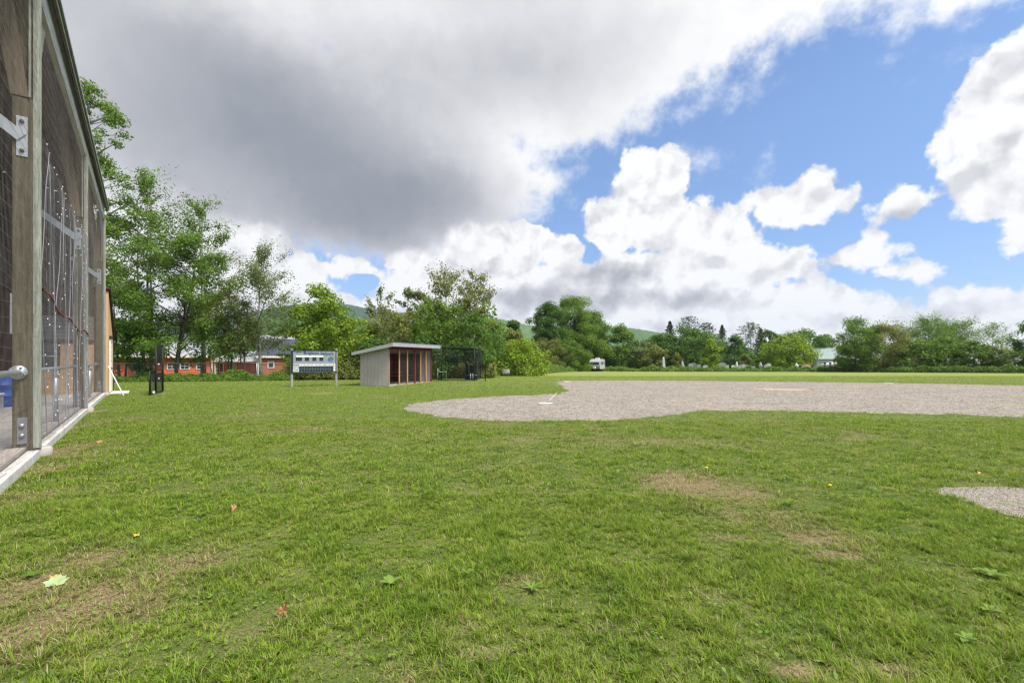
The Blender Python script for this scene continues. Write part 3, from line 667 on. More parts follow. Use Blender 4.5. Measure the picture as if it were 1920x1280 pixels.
spots = [(.2+rs.random()*7.1, .3+rs.random()*4.4) for i in range(82)]+[(.2+i*.46+rs.random()*.2, None) for i in range(16)]
for s, z in spots:
    z = float(ZT(s)) if z is None else z
    if cm is None: cl_ = clip.build('net_clip', M['speck'], hn); cm = cl_.data
    else: cl_ = link('net_clip', cm, None, hn)
    cl_.location = (s, fold(s, z)*.5-.01, z); cl_.rotation_euler = (0, rs.random()*.8-.4, 0)
L = []
for ph in np.arange(.3, 7.4, .75):          # gathered strands
    z = np.linspace(.25, float(ZT(ph))-.1, 30); s = ph+.22*np.sin(z*1.2+ph*5)+.04*np.sin(z*4+ph)
    L.append(np.stack([s, -.006+fold(s, z)*.5, z], 1))
v, q = wires(L, .007, 4); link('gathered_strand', fast_mesh('gathered_strand', v, q, smooth=True), M['net'], hn)
s = np.linspace(.2, 7.5, 40); z = 2.62-.055*s+.05*np.sin(s*2.2)-.12*np.sin((s+.6)/8.1*math.pi)
v, q = wires([np.stack([s, .0+.01*np.sin(s*5), z], 1)], .016, 6); link('rope', fast_mesh('rope', v, q, smooth=True), M['rope'], hn)

# things inside the pavilion
def ploc(s, t_, z=SLAB):
    p = PO+PD*s+PN*t_; return Vector((p[0], p[1], z))
b = empty('barrel', ploc(9.6, 1.98), 0, 'blue plastic barrel standing on the pavilion floor', 'barrel')
k = MB(); zs = [0, .03, .1, .3, .31, .34, .35, .6, .61, .64, .65, .85, .93, .95]; rs_ = [.25, .28, .295, .30, .315, .315, .30, .30, .315, .315, .30, .295, .28, .25]
k.tube([(0, 0, z) for z in zs], rs_, 24); k.build('drum', M['bluebin'], b)
k = MB(); k.tube([(0, 0, .951), (0, 0, .98)], [.24, .22], 24); k.build('lid', M['black'], b)
bn = empty('bench', ploc(8.3, 1.95), RZ, 'pale low bench in front of the blue barrel', 'bench')
k = MB(); k.box((0, 0, .42), (.55, .14, .02)); k.build('seat', M['white'], bn, .005)
for sx_ in (-.45, .45):
    k = MB(); k.box((sx_, 0, .2), (.03, .13, .2)); k.build('leg', M['galv'], bn)

# ------------------------------------------------------------------ annex with the white door
an = empty('annex', (PO[0]+PD[0]*15.4, PO[1]+PD[1]*15.4, 0), RZ, 'tan lean-to annex with a white door at the far end of the pavilion', 'annex')
k = MB(); k.prism([(.1, -.06, 0), (3.5, -.06, 0), (3.5, -.06, 2.5), (.1, -.06, 4.35)], (0, 0, 0), (0, 6, 0)); k.build('wall', M['tanwall'], an)
k = MB(); k.prism([(.0, -.14, 4.42), (3.7, -.14, 2.40), (3.7, -.14, 2.46), (.0, -.14, 4.48)], (0, 0, 0), (0, 6.3, 0)); k.build('roof', M['trim_dark'], an)
k = MB(); k.box2((3.5, -.10, 0), (3.54, -.02, 2.45)); k.build('corner_board', M['trim_dark'], an)
d_ = MB(); d_.box2((.75, -.095, .12), (1.75, -.062, 2.25)); dr = d_.build('door', M['white'], an, .004)
k = MB()
for (a, b_, c_, e_) in ((.66, .75, .1, 2.25), (1.75, 1.84, .1, 2.25)): k.box2((a, -.11, c_), (b_, -.062, e_))
k.box2((.66, -.11, 2.251), (1.84, -.062, 2.36)); k.build('door_frame', M['white'], dr)
k = MB(); k.box2((.60, -.14, 2.40), (1.90, -.062, 2.50)); k.build('door_hood', M['trim_dark'], an)
k = MB(); k.box2((.82, -.12, 1.02), (.92, -.096, 1.16)); k.tube([(.87, -.16, 1.1), (.87, -.12, 1.1)], .03, 8); k.build('lock', M['rust'], dr)
k = MB()
for z in (1.35, 1.55, 1.75, 1.95): k.box2((.98, -.102, z), (1.52, -.096, z+.14))
k.build('door_panes', M['fascia'], dr)
k = MB(); k.box2((.5, -.7, -.02), (2.1, -.07, .05)); k.build('step', M['kerb'], an, .01)
# leaning white pole
pt_ = at(232, 18.6); top_ = PO+PD*15.6+PN*-.03
k = MB(); k.tube([(pt_.x, pt_.y, .0), (top_[0], top_[1], 1.25)], .022, 8); po = k.build('pole', M['white']); tag(po, 'slim white pole leaning from the lawn against the annex', 'pole')

# ------------------------------------------------------------------ pitching screen, L shaped, seen nearly edge on
a = at(281, 18.7); b = at(305, 20.7); D = (b-a); LL = D.length
sc = empty('pitching_screen', a, math.atan2(D.y, D.x), 'black L-shaped net pitching screen standing on the lawn', 'screen')
sp = .43*LL
k = MB()
k.tube([(0, 0, .02), (0, 0, 1.0), (sp, 0, 1.02)], .035, 8); k.tube([(sp, 0, .02), (sp, 0, 2.14), (LL, 0, 2.14), (LL, 0, .02)], .04, 8); k.tube([(0, 0, .05), (LL, 0, .05)], .035, 8); k.tube([(sp, 0, 1.02), (LL, 0, 1.02)], .03, 8)
k.build('frame', M['black'], sc)
L = []
for x in np.arange(.04, sp, .06): L.append([(x, .01, .05), (x+.01, .03, .5), (x, .01, 1.0)])
for x in np.arange(sp, LL, .06): L.append([(x, .01, .05), (x+.01, .04, 1.0), (x, .01, 2.12)])
for z in np.arange(.06, 1.0, .05): L.append([(0, .01, z), (sp/2, .03, z), (sp, .01, z)])
for z in np.arange(.06, 2.12, .05): L.append([(sp, .01, z), (sp/2+LL/2, .03, z), (LL, .01, z)])
v, q = wires(L, .0042); link('net', fast_mesh('net', v, q), M['blacknet'], sc)
k = MB(); k.box((.5*sp+.05, -.02, .95*1.0-.85), (.11, .02, .05)); k.box((LL*.6, -.03, .66), (.1, .012, .03), .3); k.box((LL*.6, -.03, 1.28), (.1, .012, .03)); k.build('tie_tag', M['speck'], sc)

# ------------------------------------------------------------------ scoreboard
a = at(547, 24.6); b = at(630.5, 25.9); D = b-a; W = D.length
sb = empty('scoreboard', a, math.atan2(D.y, D.x), 'grey hand-lettered ballpark scoreboard on two timber posts', 'scoreboard')
z0, z1 = CH+(HZ-697.5)/F*24.8, CH+(HZ-657.5)/F*24.8
for x in (0, W):
    k = MB(); k.box2((x-.055, -.055, -.2), (x+.055, .055, z1+.07)); po = k.build('post', M['greyboard'], sb, .006)
    k = MB(); k.prism([(x-.07, -.07, z1+.072), (x+.07, -.07, z1+.072), (x+.07, .07, z1+.072), (x-.07, .07, z1+.072)], (0, 0, 0), (0, 0, .03)); k.build('post_cap', M['fascia'], po)
k = MB(); k.box2((.06, -.09, z0), (W-.06, -.06, z1)); pn = k.build('panel', M['board'], sb)
k = MB(); k.box2((-.05, -.11, z0-.03), (.05, -.06, z1+.02)); k.box2((.052, -.11, z1+.002), (W+.03, -.06, z1+.04)); k.box2((.052, -.11, z0-.04), (W+.03, -.06, z0-.002)); k.box2((W-.052, -.11, z0), (W-.02, -.06, z1)); k.build('panel_frame', M['panelblack'], pn)
H = z1-z0
def sbx(u): return .06+(W-.12)*u
def sbz(v): return z1-H*v
def srect(name, u0, u1, v0, v1, mat, par, d=.006, y=-.09):
    k = MB(); k.box2((sbx(u0), y-d, sbz(v1)), (sbx(u1), y, sbz(v0))); return k.build(name, mat, par)
def text(body, mat, par, u, v, h, y=-.097, slant=0, align='CENTER', spacing=1.0, sx_=1.0, name='lettering'):
    cu = bpy.data.curves.new(name, 'FONT'); cu.body = body; cu.size = h; cu.align_x = align; cu.align_y = 'CENTER'; cu.extrude = .002; cu.space_character = spacing; cu.shear = slant; cu.offset = .003
    o = bpy.data.objects.new(name, cu); COL.objects.link(o); bpy.context.view_layer.update()
    me = bpy.data.meshes.new_from_object(o.evaluated_get(bpy.context.evaluated_depsgraph_get())); bpy.data.objects.remove(o); bpy.data.curves.remove(cu)
    me.name = name; me.transform(Matrix.Translation((sbx(u), y, sbz(v))) @ Matrix.Rotation(R_(90), 4, 'X') @ Matrix.Scale(sx_, 4, (1, 0, 0)))
    me.materials.clear(); return link(name, me, mat, par)
text('Town of', M['bluepaint'], pn, .14, .055, .15, sx_=1.15)
text('Brighton', M['bluepaint'], pn,   .42, .10, .22, sx_=1.0)
text('Ballpark', M['bluepaint'], pn, .79, .125, .22, sx_=.98)
srect('label_strip', .06, .70, .22, .295, M['white'], pn)
for u0, u1 in ((.055, .20), (.265, .365), (.44, .535), (.605, .70)): srect('number_window', u0, u1, .30, .475, M['panelblack'], pn)
# row labels and inning numbers
for v0, v1, s_t in ((.615, .70, 'INNING'), (.735, .835, 'VISITOR'), (.855, .965, 'HOME')):
    lb = srect('row_label', -.005, .125, v0, v1, M['white'], pn); text(s_t, M['panelblack'], lb, .06, (v0+v1)/2, .075, y=-.0985, sx_=1.1)
srect('score_panel', .132, .945, .735, .985, M['panelblack'], pn)
k = MB()
for i in range(14):
    u = .132+(.945-.132)*i/13; k.box2((sbx(u)-.004, -.099, sbz(.985)), (sbx(u)+.004, -.0962, sbz(.735)))
k.box2((sbx(.132), -.0985, sbz(.862)), (sbx(.945), -.0962, sbz(.855))); k.build('grid_lines', M['board'], pn)
for i, s_t in enumerate(['1', '2', '3', '4', '5', '6', '7', '8', '9', '10', 'R', 'H', 'E']):
    u = .136+(.945-.132)*i/13; nb = srect('number_plate', u, u+.052, .615, .715, M['white'], pn); text(s_t, M['panelblack'], nb, u+.026, .665, .085, y=-.0985)
srect('cream_plate', .955, .995, .615, .715, M['cream'], pn); srect('side_plate', .95, .995, .74, .83, M['white'], pn); srect('side_plate', .95, .995, .86, .96, M['white'], pn)
# emblem: pines over a blue lake
cu_, cv_ = .875, .40; cx_, cz_ = sbx(cu_), sbz(cv_); rr = .155
k = MB(); k.prism([(cx_+rr*math.cos(a_), -.0905, cz_+.75*rr*math.sin(a_)) for a_ in np.linspace(math.pi, 2*math.pi, 18)], (0, 0, 0), (0, -.006, 0)); em = k.build('emblem', M['lake'], pn)
k = MB()
for dx_, w_, h_ in ((-.09, .07, .10), (-.02, .075, .19), (.055, .07, .13), (.12, .05, .08)):
    k.prism([(cx_+dx_-w_/2, -.0905, cz_+.004), (cx_+dx_+w_/2, -.0905, cz_+.004), (cx_+dx_, -.0905, cz_+h_)], (0, 0, 0), (0, -.007, 0))
k.build('emblem_pines', M['pinegreen'], em)
k = MB(); ang2 = np.linspace(.1, math.pi*.55, 12)
k.prism([(cx_+rr*math.cos(a_), -.0905, cz_+rr*.95*math.sin(a_)) for a_ in ang2]+[(cx_+(rr-.02)*math.cos(a_), -.0905, cz_+(rr-.02)*.95*math.sin(a_)) for a_ in ang2[::-1]], (0, 0, 0), (0, -.005, 0)); k.build('emblem_ring', M['bluepaint'], em)
k = MB(); k.prism([(cx_-.1, -.0972, cz_-.03), (cx_+.1, -.0972, cz_-.02), (cx_+.08, -.0972, cz_-.035)], (0, 0, 0), (0, -.002, 0)); k.build('emblem_wave', M['white'], em)

# ------------------------------------------------------------------ dugout
A = at(730, 25.1); Cc = at(810, 29.7); D = Cc-A; Lf = D.length
du = empty('dugout', (A.x, A.y, 0), math.atan2(D.y, D.x), 'small grey plank dugout with maroon front posts and shed roof', 'dugout')
# local x along the front, y towards the back (left of x)
Wd = 1.9; HF, HB = 2.22, 1.86
def hz_(y): return HF+(HB-HF)*y/Wd
k = MB(); k.prism([(0, .04, .03), (0, Wd, .03), (0, Wd, HB), (0, .04, hz_(.04))], (0, 0, 0), (.05, 0, 0)); sw = k.build('side_wall', M['t111'], du)
k = MB()
for y in np.arange(.22, Wd-.05, .24): k.box2((-.0025, y-.008, .05), (-.0005, y+.008, hz_(y)-.03))
k.build('siding_groove', M['greyboard'], sw)
k = MB(); k.prism([(Lf-.05, .04, .03), (Lf-.05, Wd, .03), (Lf-.05, Wd, HB), (Lf-.05, .04, hz_(.04))], (0, 0, 0), (.05, 0, 0)); k.build('side_wall', M['t111'], du)
k = MB(); k.box2((.052, Wd-.05, .03), (Lf-.052, Wd, HB)); bw = k.build('back_wall', M['t111'], du)
k = MB()
for x in np.arange(.35, Lf-.2, .42): k.box2((x, Wd-.12, .1), (x+.05, Wd-.052, HB-.02))
k.box2((.06, Wd-.14, .62), (Lf-.06, Wd-.122, .70)); k.box2((.06, Wd-.10, 1.3), (Lf-.06, Wd-.0525, 1.36)); k.build('wall_stud', M['maroon'], bw)
k = MB(); k.box2((.056, Wd-.0515, .05), (Lf-.055, Wd-.0505, HB-.01)); k.build('inner_lining', M['darkboard'], bw)
k = MB(); k.box2((Lf-.054, .75, .05), (Lf-.0505, Wd-.06, HB)); k.build('end_lining', M['darkboard'], bw)
k = MB(); k.box2((.06, Wd-.55, .43), (Lf-.06, Wd-.15, .47)); be = k.build('bench_seat', M['maroon'], du)
k = MB()
for x in (.5, 2.0, 3.6): k.box2((x, Wd-.5, .03), (x+.06, Wd-.2, .429))
k.build('bench_support', M['maroon'], be)
k = MB(); k.box2((.0, .0, HF-.20), (Lf, .038, HF-.02)); k.build('front_beam', M['maroon'], du)
xs_ = [(0.0, 'studwood', .05), (.98, 'studwood', .09), (1.85, 'studwood', .09), (2.72, 'maroon', .09), (3.38, 'studwood', .09), (4.05, 'studwood', .09), (Lf-.06, 'maroon', .06)]
for x, mt, w_ in xs_:
    k = MB(); k.box2((x, .0, .03), (x+w_, .038, HF-.202)); st = k.build('front_stud', M[mt], du)
    k = MB(); k.box2((x+.005, .04, .03), (x+w_-.005, .09, HF-.202)); k.build('stud_side', M['maroon'], st)
k = MB(); k.box2((.98, -.003, .0), (Lf, .05, .028)); k.build('bottom_plate', M['studwood'], du)
k = MB(); k.box2((.0, .0, -.02), (Lf, Wd, .025)); k.build('floor', M['slab'], du)
L = []
for x in np.arange(1.0, Lf, .06): L.append([(x, .02, .05), (x, .02, HF-.2)])
for z in np.arange(.08, HF-.2, .06): L.append([(1.0, .02, z), (Lf, .02, z)])
v, q = wires(L, .0022); link('front_screen', fast_mesh('front_screen', v, q), M['wire'], du)
o_f, o_b, o_s = .42, .35, .30
def rz_(y): return HF+.03+(HB-HF)*y/Wd
k = MB(); k.prism([(-o_s, -o_f, rz_(-o_f)), (-o_s, Wd+o_b, rz_(Wd+o_b)), (-o_s, Wd+o_b, rz_(Wd+o_b)+.03), (-o_s, -o_f, rz_(-o_f)+.03)], (0, 0, 0), (Lf+2*o_s, 0, 0)); rf = k.build('roof', M['greyboard'], du)
k = MB()   # ridged metal sheets
x = -o_s
while x < Lf+o_s-.05:
    for dx, hh in ((0, .0), (.1, .025)):
        k.prism([(x+dx, -o_f-.03, rz_(-o_f-.03)+.032), (x+dx, Wd+o_b+.03, rz_(Wd+o_b+.03)+.032), (x+dx, Wd+o_b+.03, rz_(Wd+o_b+.03)+.05+hh), (x+dx, -o_f-.03, rz_(-o_f-.03)+.05+hh)], (0, 0, 0), (.1-.0 if dx == 0 else .09, 0, 0))
    x += .2
k.build('roof_sheet', M['roofmetal'], rf)
k = MB(); k.box2((-o_s, -o_f-.025, rz_(-o_f)-.14), (Lf+o_s, -o_f, rz_(-o_f)+.028)); k.build('front_fascia', M['whitewash'], rf)
for x in (-o_s-.026, Lf+o_s+.001):
    k = MB(); k.prism([(x, -o_f-.026, rz_(-o_f)-.14), (x, Wd+o_b, rz_(Wd+o_b)-.12), (x, Wd+o_b, rz_(Wd+o_b)+.028), (x, -o_f-.026, rz_(-o_f)+.028)], (0, 0, 0), (.025, 0, 0)); k.build('rake_board', M['fascia'], rf)

# ------------------------------------------------------------------ batting cage
bc = empty('batting_cage', (-5.2, 31.4, 0), R_(-3), 'dark netted batting cage on thin black poles behind the dugout', 'batting cage')
x0, x1, yd = -3.2, 3.15, 3.4; hl, hr = 2.95, 2.2
def ht(x): return hl+(hr-hl)*(x-x0)/(x1-x0)
for x, y in ((x0, 0), (.1, 0), (x1-.55, 0), (x0, yd), (.1, yd), (x1-.5, yd), (x1+.25, -.1), (.35, -.05)):
    k = MB(); k.tube([(x, y, 0), (x, y, ht(min(x, x1))+.03)], .028, 7); k.build('pole', M['black'], bc)
k = MB()
for y in (0, yd):
    p = [(x, y, ht(x)-.10*math.sin((x-x0)/(x1-x0)*math.pi)+.03) for x in np.linspace(x0, x1+.25, 14)]; k.tube(p, .014, 5)
    k.tube([(.1, y, .06), (x1-.55, y, .06)], .02, 5)
k.build('cable', M['black'], bc)
L = []
def sag(x): return ht(x)-.22*math.sin((x-x0)/(x1-x0)*math.pi)**1
for y in (0, yd):
    for x in np.arange(x0, x1-.5, .05): L.append([(x, y, .03), (x+.01, y+.03, 1.0), (x, y, sag(x))])
    for f in np.linspace(.02, 1, 55): xx = np.linspace(x0, x1-.5, 14); L.append(np.stack([xx, xx*0+y+.02*np.sin(xx*3), np.array([.03+(sag(x)-.03)*f for x in xx])], 1))
for x in (x1-.5,):
    for y in np.arange(0, yd, .11): L.append([(x, y, .03), (x, y, sag(x))])
    for z in np.arange(.05, sag(x), .05): L.append([(x, 0, z), (x, yd, z)])
for y in np.arange(0, yd, .06): xx = np.linspace(x0, x1-.5, 14); L.append(np.stack([xx, xx*0+y, np.array([sag(x)-.06*math.sin(y/yd*math.pi) for x in xx])], 1))
v, q = wires(L, .0042); link('net', fast_mesh('net', v, q), M['blacknet'], bc)
# black backstop cloth and hitting stand inside the cage
a = at(883, 32.4)
bk = empty('backstop_cloth', a, R_(-3), 'black cloth backstop sagging between two posts inside the batting cage', 'backstop')
n = 16; vs = []; fs = []
for j in range(9):
    for i in range(n+1):
        u = i/n-.5; vv = j/8; top = 1.28-.28*(1-(2*u)**2)
        vs.append((u*.82*(1-.06*math.sin(vv*3)), .05*math.sin(u*14+vv*3), .03+top*vv))
for j in range(8):
    for i in range(n): q0 = j*(n+1)+i; fs.append((q0, q0+1, q0+n+2, q0+n+1))
k = MB(); k.add(vs, fs, True); k.add([(x, y+.012, z) for x, y, z in vs], [f[::-1] for f in fs], True); k.build('cloth', M['blacknet'], bk)
for x in (-.43, .43):
    k = MB(); k.tube([(x, .02, 0), (x, .02, 1.32)], .018, 6); k.build('pole', M['black'], bk)
hs = empty('hitting_stand', at(885, 31.9), 0, 'white hitting stand with two uprights in front of the black backstop', 'stand')
for x in (-.10, .06):
    k = MB(); k.tube([(x, 0, 0), (x, 0, .50)], .022, 7); k.build('upright', M['white'], hs)
k = MB(); k.tube([(-.42, 0, .36), (.38, 0, .38)], .010, 6); k.build('crossbar', M['palestone'], hs)
br = empty('bar_rack', at(825, 31.0), R_(10), 'bent grey metal bar beside the dugout end wall', 'rack')
k = MB(); k.tube([(-.15, 0, .85), (.0, 0, .62), (.42, .1, .62), (.42, .1, 0)], .02, 7); k.build('bar', M['greyboard'], br); k = MB(); k.tube([(-.15, 0, 0), (-.15, 0, .85)], .02, 7); k.build('leg', M['greyboard'], br)
# ------------------------------------------------------------------ bench, trailer, far bits
b = at(949, 45.0)
bn = empty('bench', b, R_(8), 'weathered pale park bench at the edge of the bushes', 'bench')
k = MB(); k.prism([(-.40, .22, .34), (.40, .22, .34), (.40, .30, .62), (.30, .31, .72), (.10, .315, .74), (0, .31, .69), (-.1, .315, .74), (-.30, .31, .72), (-.40, .30, .62)], (0, 0, 0), (0, .04, 0)); k.build('backrest', simple('bench_board', (.50, .44, .42), .8, .1, 4), bn)
k = MB(); k.box2((-.44, -.16, .25), (.44, .2, .29)); k.build('seat', M['greyboard'], bn)
for x in (-.42, .42):
    k = MB(); k.box2((x-.03, -.18, -.03), (x+.03, -.12, .45)); k.box2((x-.03, .2, -.03), (x+.03, .26, .35)); k.build('leg', M['black'], bn)
tr = at(1115, 98.0)
ct = empty('camper_trailer', tr, R_(-62), 'white camper trailer parked in front of the trees', 'trailer')
# local x points back along its length, front at x=0 faces the camera; y across
prof = [(.35, .55), (.02, .85), (-.10, 1.45), (.02, 2.05), (.30, 2.50), (.70, 2.66), (5.6, 2.62), (5.85, 2.4), (5.85, .55)]
ct.rotation_euler = (0, 0, R_(68))
k = MB(); k.prism([(x, -1.15, z) for x, z in prof], (0, 0, 0), (0, 2.3, 0)); bd = k.build('body', simple('trailer_skin', (.42, .42, .45), .4, .06, 2, spec=.5), ct, .05)
k = MB(); k.box2((.36, -1.16, .45), (5.8, 1.16, .62)); k.build('skirt', M['greyboard'], ct)
k = MB(); k.box2((-.17, -.85, 1.02), (-.05, .85, 1.08)); k.box2((-.11, -1.0, .9), (-.07, 1.0, .96)); k.build('front_band', M['greyboard'], bd)
k = MB(); k.prism([(-.115, -.95, 1.5), (-.115, .95, 1.5), (.0, .95, 2.0), (.0, -.95, 2.0)], (0, 0, 0), (-.03, 0, 0)); k.build('front_window', M['glass'], bd)
for x, w_ in ((.9, .5), (1.9, .45), (2.7, .7), (4.3, .7)):
    k = MB(); k.box2((x, -1.175, 1.45), (x+w_, -1.152, 2.05)); k.build('window', M['glass'], bd)
k = MB(); k.box2((3.5, -1.175, .75), (4.1, -1.152, 2.2)); k.build('door', M['fascia'], bd)
for y in (-.18, .18):
    k = MB(); k.tube([(-.55, y, .55), (-.55, y, .95), (-.55, y, 1.05)], [.16, .16, .08], 12); k.build('gas_bottle', M['speck'], ct)
k = MB(); k.bar((.4, .9, .5), (-1.2, 0, .5), .08, .1); k.bar((.4, -.9, .5), (-1.2, 0, .5), .08, .1); k.build('tow_frame', M['black'], ct)
for y in (-1.0, 1.0):
    for x in (2.9, 3.75):
        k = MB(); k.tube([(x, y-.1, .34), (x, y+.1, .34)], .34, 18); wh = k.build('wheel', M['black'], ct)
k = MB(); k.box2((2.6, -.4, 2.64), (3.5, .4, 2.92)); k.build('roof_unit', M['white'], ct, .04)

# ------------------------------------------------------------------ houses and cottages beyond the far hedge
def house(px, Y, w_, d_, he, hr, rz, wall, roof, label, cat='house', wins=3, porch=False):
    p = at(px, Y); h = empty('house', p, rz, label, cat)
    k = MB(); k.prism([(-w_/2, -d_/2, -.3), (w_/2, -d_/2, -.3), (w_/2, -d_/2, he), (0, -d_/2, hr), (-w_/2, -d_/2, he)], (0, 0, 0), (0, d_, 0)); wl = k.build('wall', wall, h)
    for sg in (-1, 1):
        k = MB(); e = .35; sl = (hr-he)/(w_/2)
        k.prism([(0, -d_/2-e, hr+.02), (sg*(w_/2+e), -d_/2-e, he-sl*e+.02), (sg*(w_/2+e), -d_/2-e, he-sl*e+.14), (0, -d_/2-e, hr+.16)], (0, 0, 0), (0, d_+2*e, 0)); k.build('roof', roof, h)
    for i in range(wins):
        x = -w_/2+w_*(i+.5)/wins
        k = MB(); k.box2((x-.45, -d_/2-.05, .9), (x+.45, -d_/2-.002, 2.2)); f = k.build('window', M['white'], h); k = MB(); k.box2((x-.36, -d_/2-.06, .98), (x+.36, -d_/2-.051, 2.12)); k.build('pane', M['glass'], f)
    for i in range(2):
        y = -d_/4+d_/2*i
        for sg in (-1, 1):
            k = MB(); k.box((sg*(w_/2+.015), y, 1.6), (.02, .45, .65)); f = k.build('window', M['white'], h); k = MB(); k.box((sg*(w_/2+.041), y, 1.6), (.005, .36, .56)); k.build('pane', M['glass'], f)
    if hr > 4:
        k = MB(); k.box2((-.4, -d_/2-.05, he-.1), (.4, -d_/2-.002, he+1.0)); f = k.build('window', M['white'], h); k = MB(); k.box2((-.31, -d_/2-.06, he-.02), (.31, -d_/2-.051, he+.92)); k.build('pane', M['glass'], f)
    return h
house(1552, 126, 7, 9, 3.3, 6.0, R_(82), M['palegreen'], M['greenroof'], 'pale green house with grey-green roof behind the gravestones')
house(1570, 118, 5, 4, 1.5, 2.2, R_(0), M['white'], M['fascia'], 'low white outbuilding beside the pale green house', 'outbuilding', 2)
house(1790, 104, 5, 9, 2.5, 3.3, R_(80), M['white'], M['greyroof'], 'long white cottage behind the right-hand trees', 'cottage', 2)
house(1905, 84, 3.2, 4, 1.9, 3.0, R_(-18), M['white'], M['greyroof'], 'small white gabled cottage at the right edge', 'cottage', 1)
# gravestones
def stone(px, Y, kind, w_, h_, mat, label, group=None):
    p = at(px, Y); k = MB()
    if kind == 'slab':
        n = 8; prof = [(-w_/2, 0), (w_/2, 0)]+[(w_/2*math.cos(a_), h_-w_*.35+w_*.35*math.sin(a_)) for a_ in np.linspace(0, math.pi, n)]
        k.prism([(x, -.09, z+.15) for x, z in prof], (0, 0, 0), (0, .18, 0)); k.box2((-w_/2-.1, -.2, -.3), (w_/2+.1, .2, .152))
    elif kind == 'block':
        k.box2((-w_/2, -.15, .2), (w_/2, .15, h_)); k.box2((-w_/2-.12, -.25, -.3), (w_/2+.12, .25, .198))
    elif kind == 'obelisk':
        k.box2((-w_/2-.1, -w_/2-.1, -.3), (w_/2+.1, w_/2+.1, .35)); k.box2((-w_/2, -w_/2, .352), (w_/2, w_/2, .9))
        q_ = w_*.38; t_ = w_*.26
        k.add([(-q_, -q_, .9), (q_, -q_, .9), (q_, q_, .9), (-q_, q_, .9), (-t_, -t_, h_-.25), (t_, -t_, h_-.25), (t_, t_, h_-.25), (-t_, t_, h_-.25), (0, 0, h_)], [(0, 1, 5, 4), (1, 2, 6, 5), (2, 3, 7, 6), (3, 0, 4, 7), (4, 5, 8), (5, 6, 8), (6, 7, 8), (7, 4, 8)])
    else:
        k.box2((-w_/2, -w_/2, -.3), (w_/2, w_/2, .3)); k.tube([(0, 0, .3), (0, 0, .9), (0, 0, 1.0), (0, 0, 1.25), (0, 0, h_-.25), (0, 0, h_)], [w_*.32, w_*.28, w_*.45, w_*.42, w_*.22, .05], 10)
    o = k.build('gravestone', mat); o.location = p; o.rotation_euler = (R_(random.uniform(-2, 2)), R_(random.uniform(-3, 3)), random.uniform(-.3, .3))
    tag(o, label, 'gravestone', group)
GG = 'gravestones of the cemetery beyond the hedge'
for a_ in [(1245, 96, 'obelisk', .7, 3.1, M['palestone'], 'tall pale obelisk gravestone left of the round dark tree'),
           (1280, 98, 'urn', .9, 2.3, M['stone'], 'grey pillar gravestone with an urn top before the dark tree'),
           (1296, 99, 'slab', 1.0, 1.6, M['stone'], 'rounded grey gravestone just left of the dark pair'),
           (1301, 104, 'slab', 1.1, 1.8, M['stone'], 'rounded grey gravestone close behind its neighbour'),
           (1309, 97, 'block', .9, 1.5, M['darkstone'], 'dark block gravestone left of the bright cone tree'),
           (1323, 95, 'slab', 1.0, 1.2, M['palestone'], 'low pale gravestone at the foot of the bright cone tree'),
           (1355, 97, 'slab', 1.4, 1.8, M['stone'], 'wide rounded gravestone right of the bright cone tree'),
           (1361, 101, 'block', 1.3, 1.4, M['stone'], 'wide low block gravestone beside the wide rounded one'),
           (1375, 98, 'slab', .9, 1.2, M['palestone'], 'small pale gravestone left of the slim white monument'),
           (1381, 97, 'urn', .7, 2.1, M['palestone'], 'slim white gravestone monument between the low stones'),
           (1389, 99, 'slab', 1.1, 1.3, M['stone'], 'grey gravestone right of the slim white monument'),
           (1394, 97, 'slab', .9, 1.4, M['stone'], 'grey gravestone second right of the slim white monument'),
           (1400, 98, 'slab', .8, 1.3, M['darkstone'], 'dark grey gravestone below the tall bare-trunked pine'),
           (1411, 99, 'block', 1.0, 1.1, M['stone'], 'low block gravestone under the tall bare-trunked pine'),
           (1426, 97, 'urn', .9, 2.0, M['stone'], 'stout grey gravestone left of the round bright tree'),
           (1437, 97, 'slab', 1.0, 1.3, M['stone'], 'rounded gravestone at the left foot of the round bright tree'),
           (1442, 99, 'slab', .9, 1.6, M['palestone'], 'pale gravestone tucked against the round bright tree'),
           (1494, 96, 'urn', .9, 1.8, M['palestone'], 'pale gravestone at the right foot of the round bright tree'),
           (1507, 99, 'slab', 1.0, 1.3, M['stone'], 'rounded gravestone between round bright tree and house'),
           (1515, 97, 'slab', 1.1, 1.4, simple('pink_stone', (.50, .33, .28), .8, .1, 4), 'reddish gravestone near the pale green house'),
           (1530, 98, 'slab', .9, 1.2, M['darkstone'], 'dark small gravestone left of the pale green house')]:
    stone(*a_, group=GG)

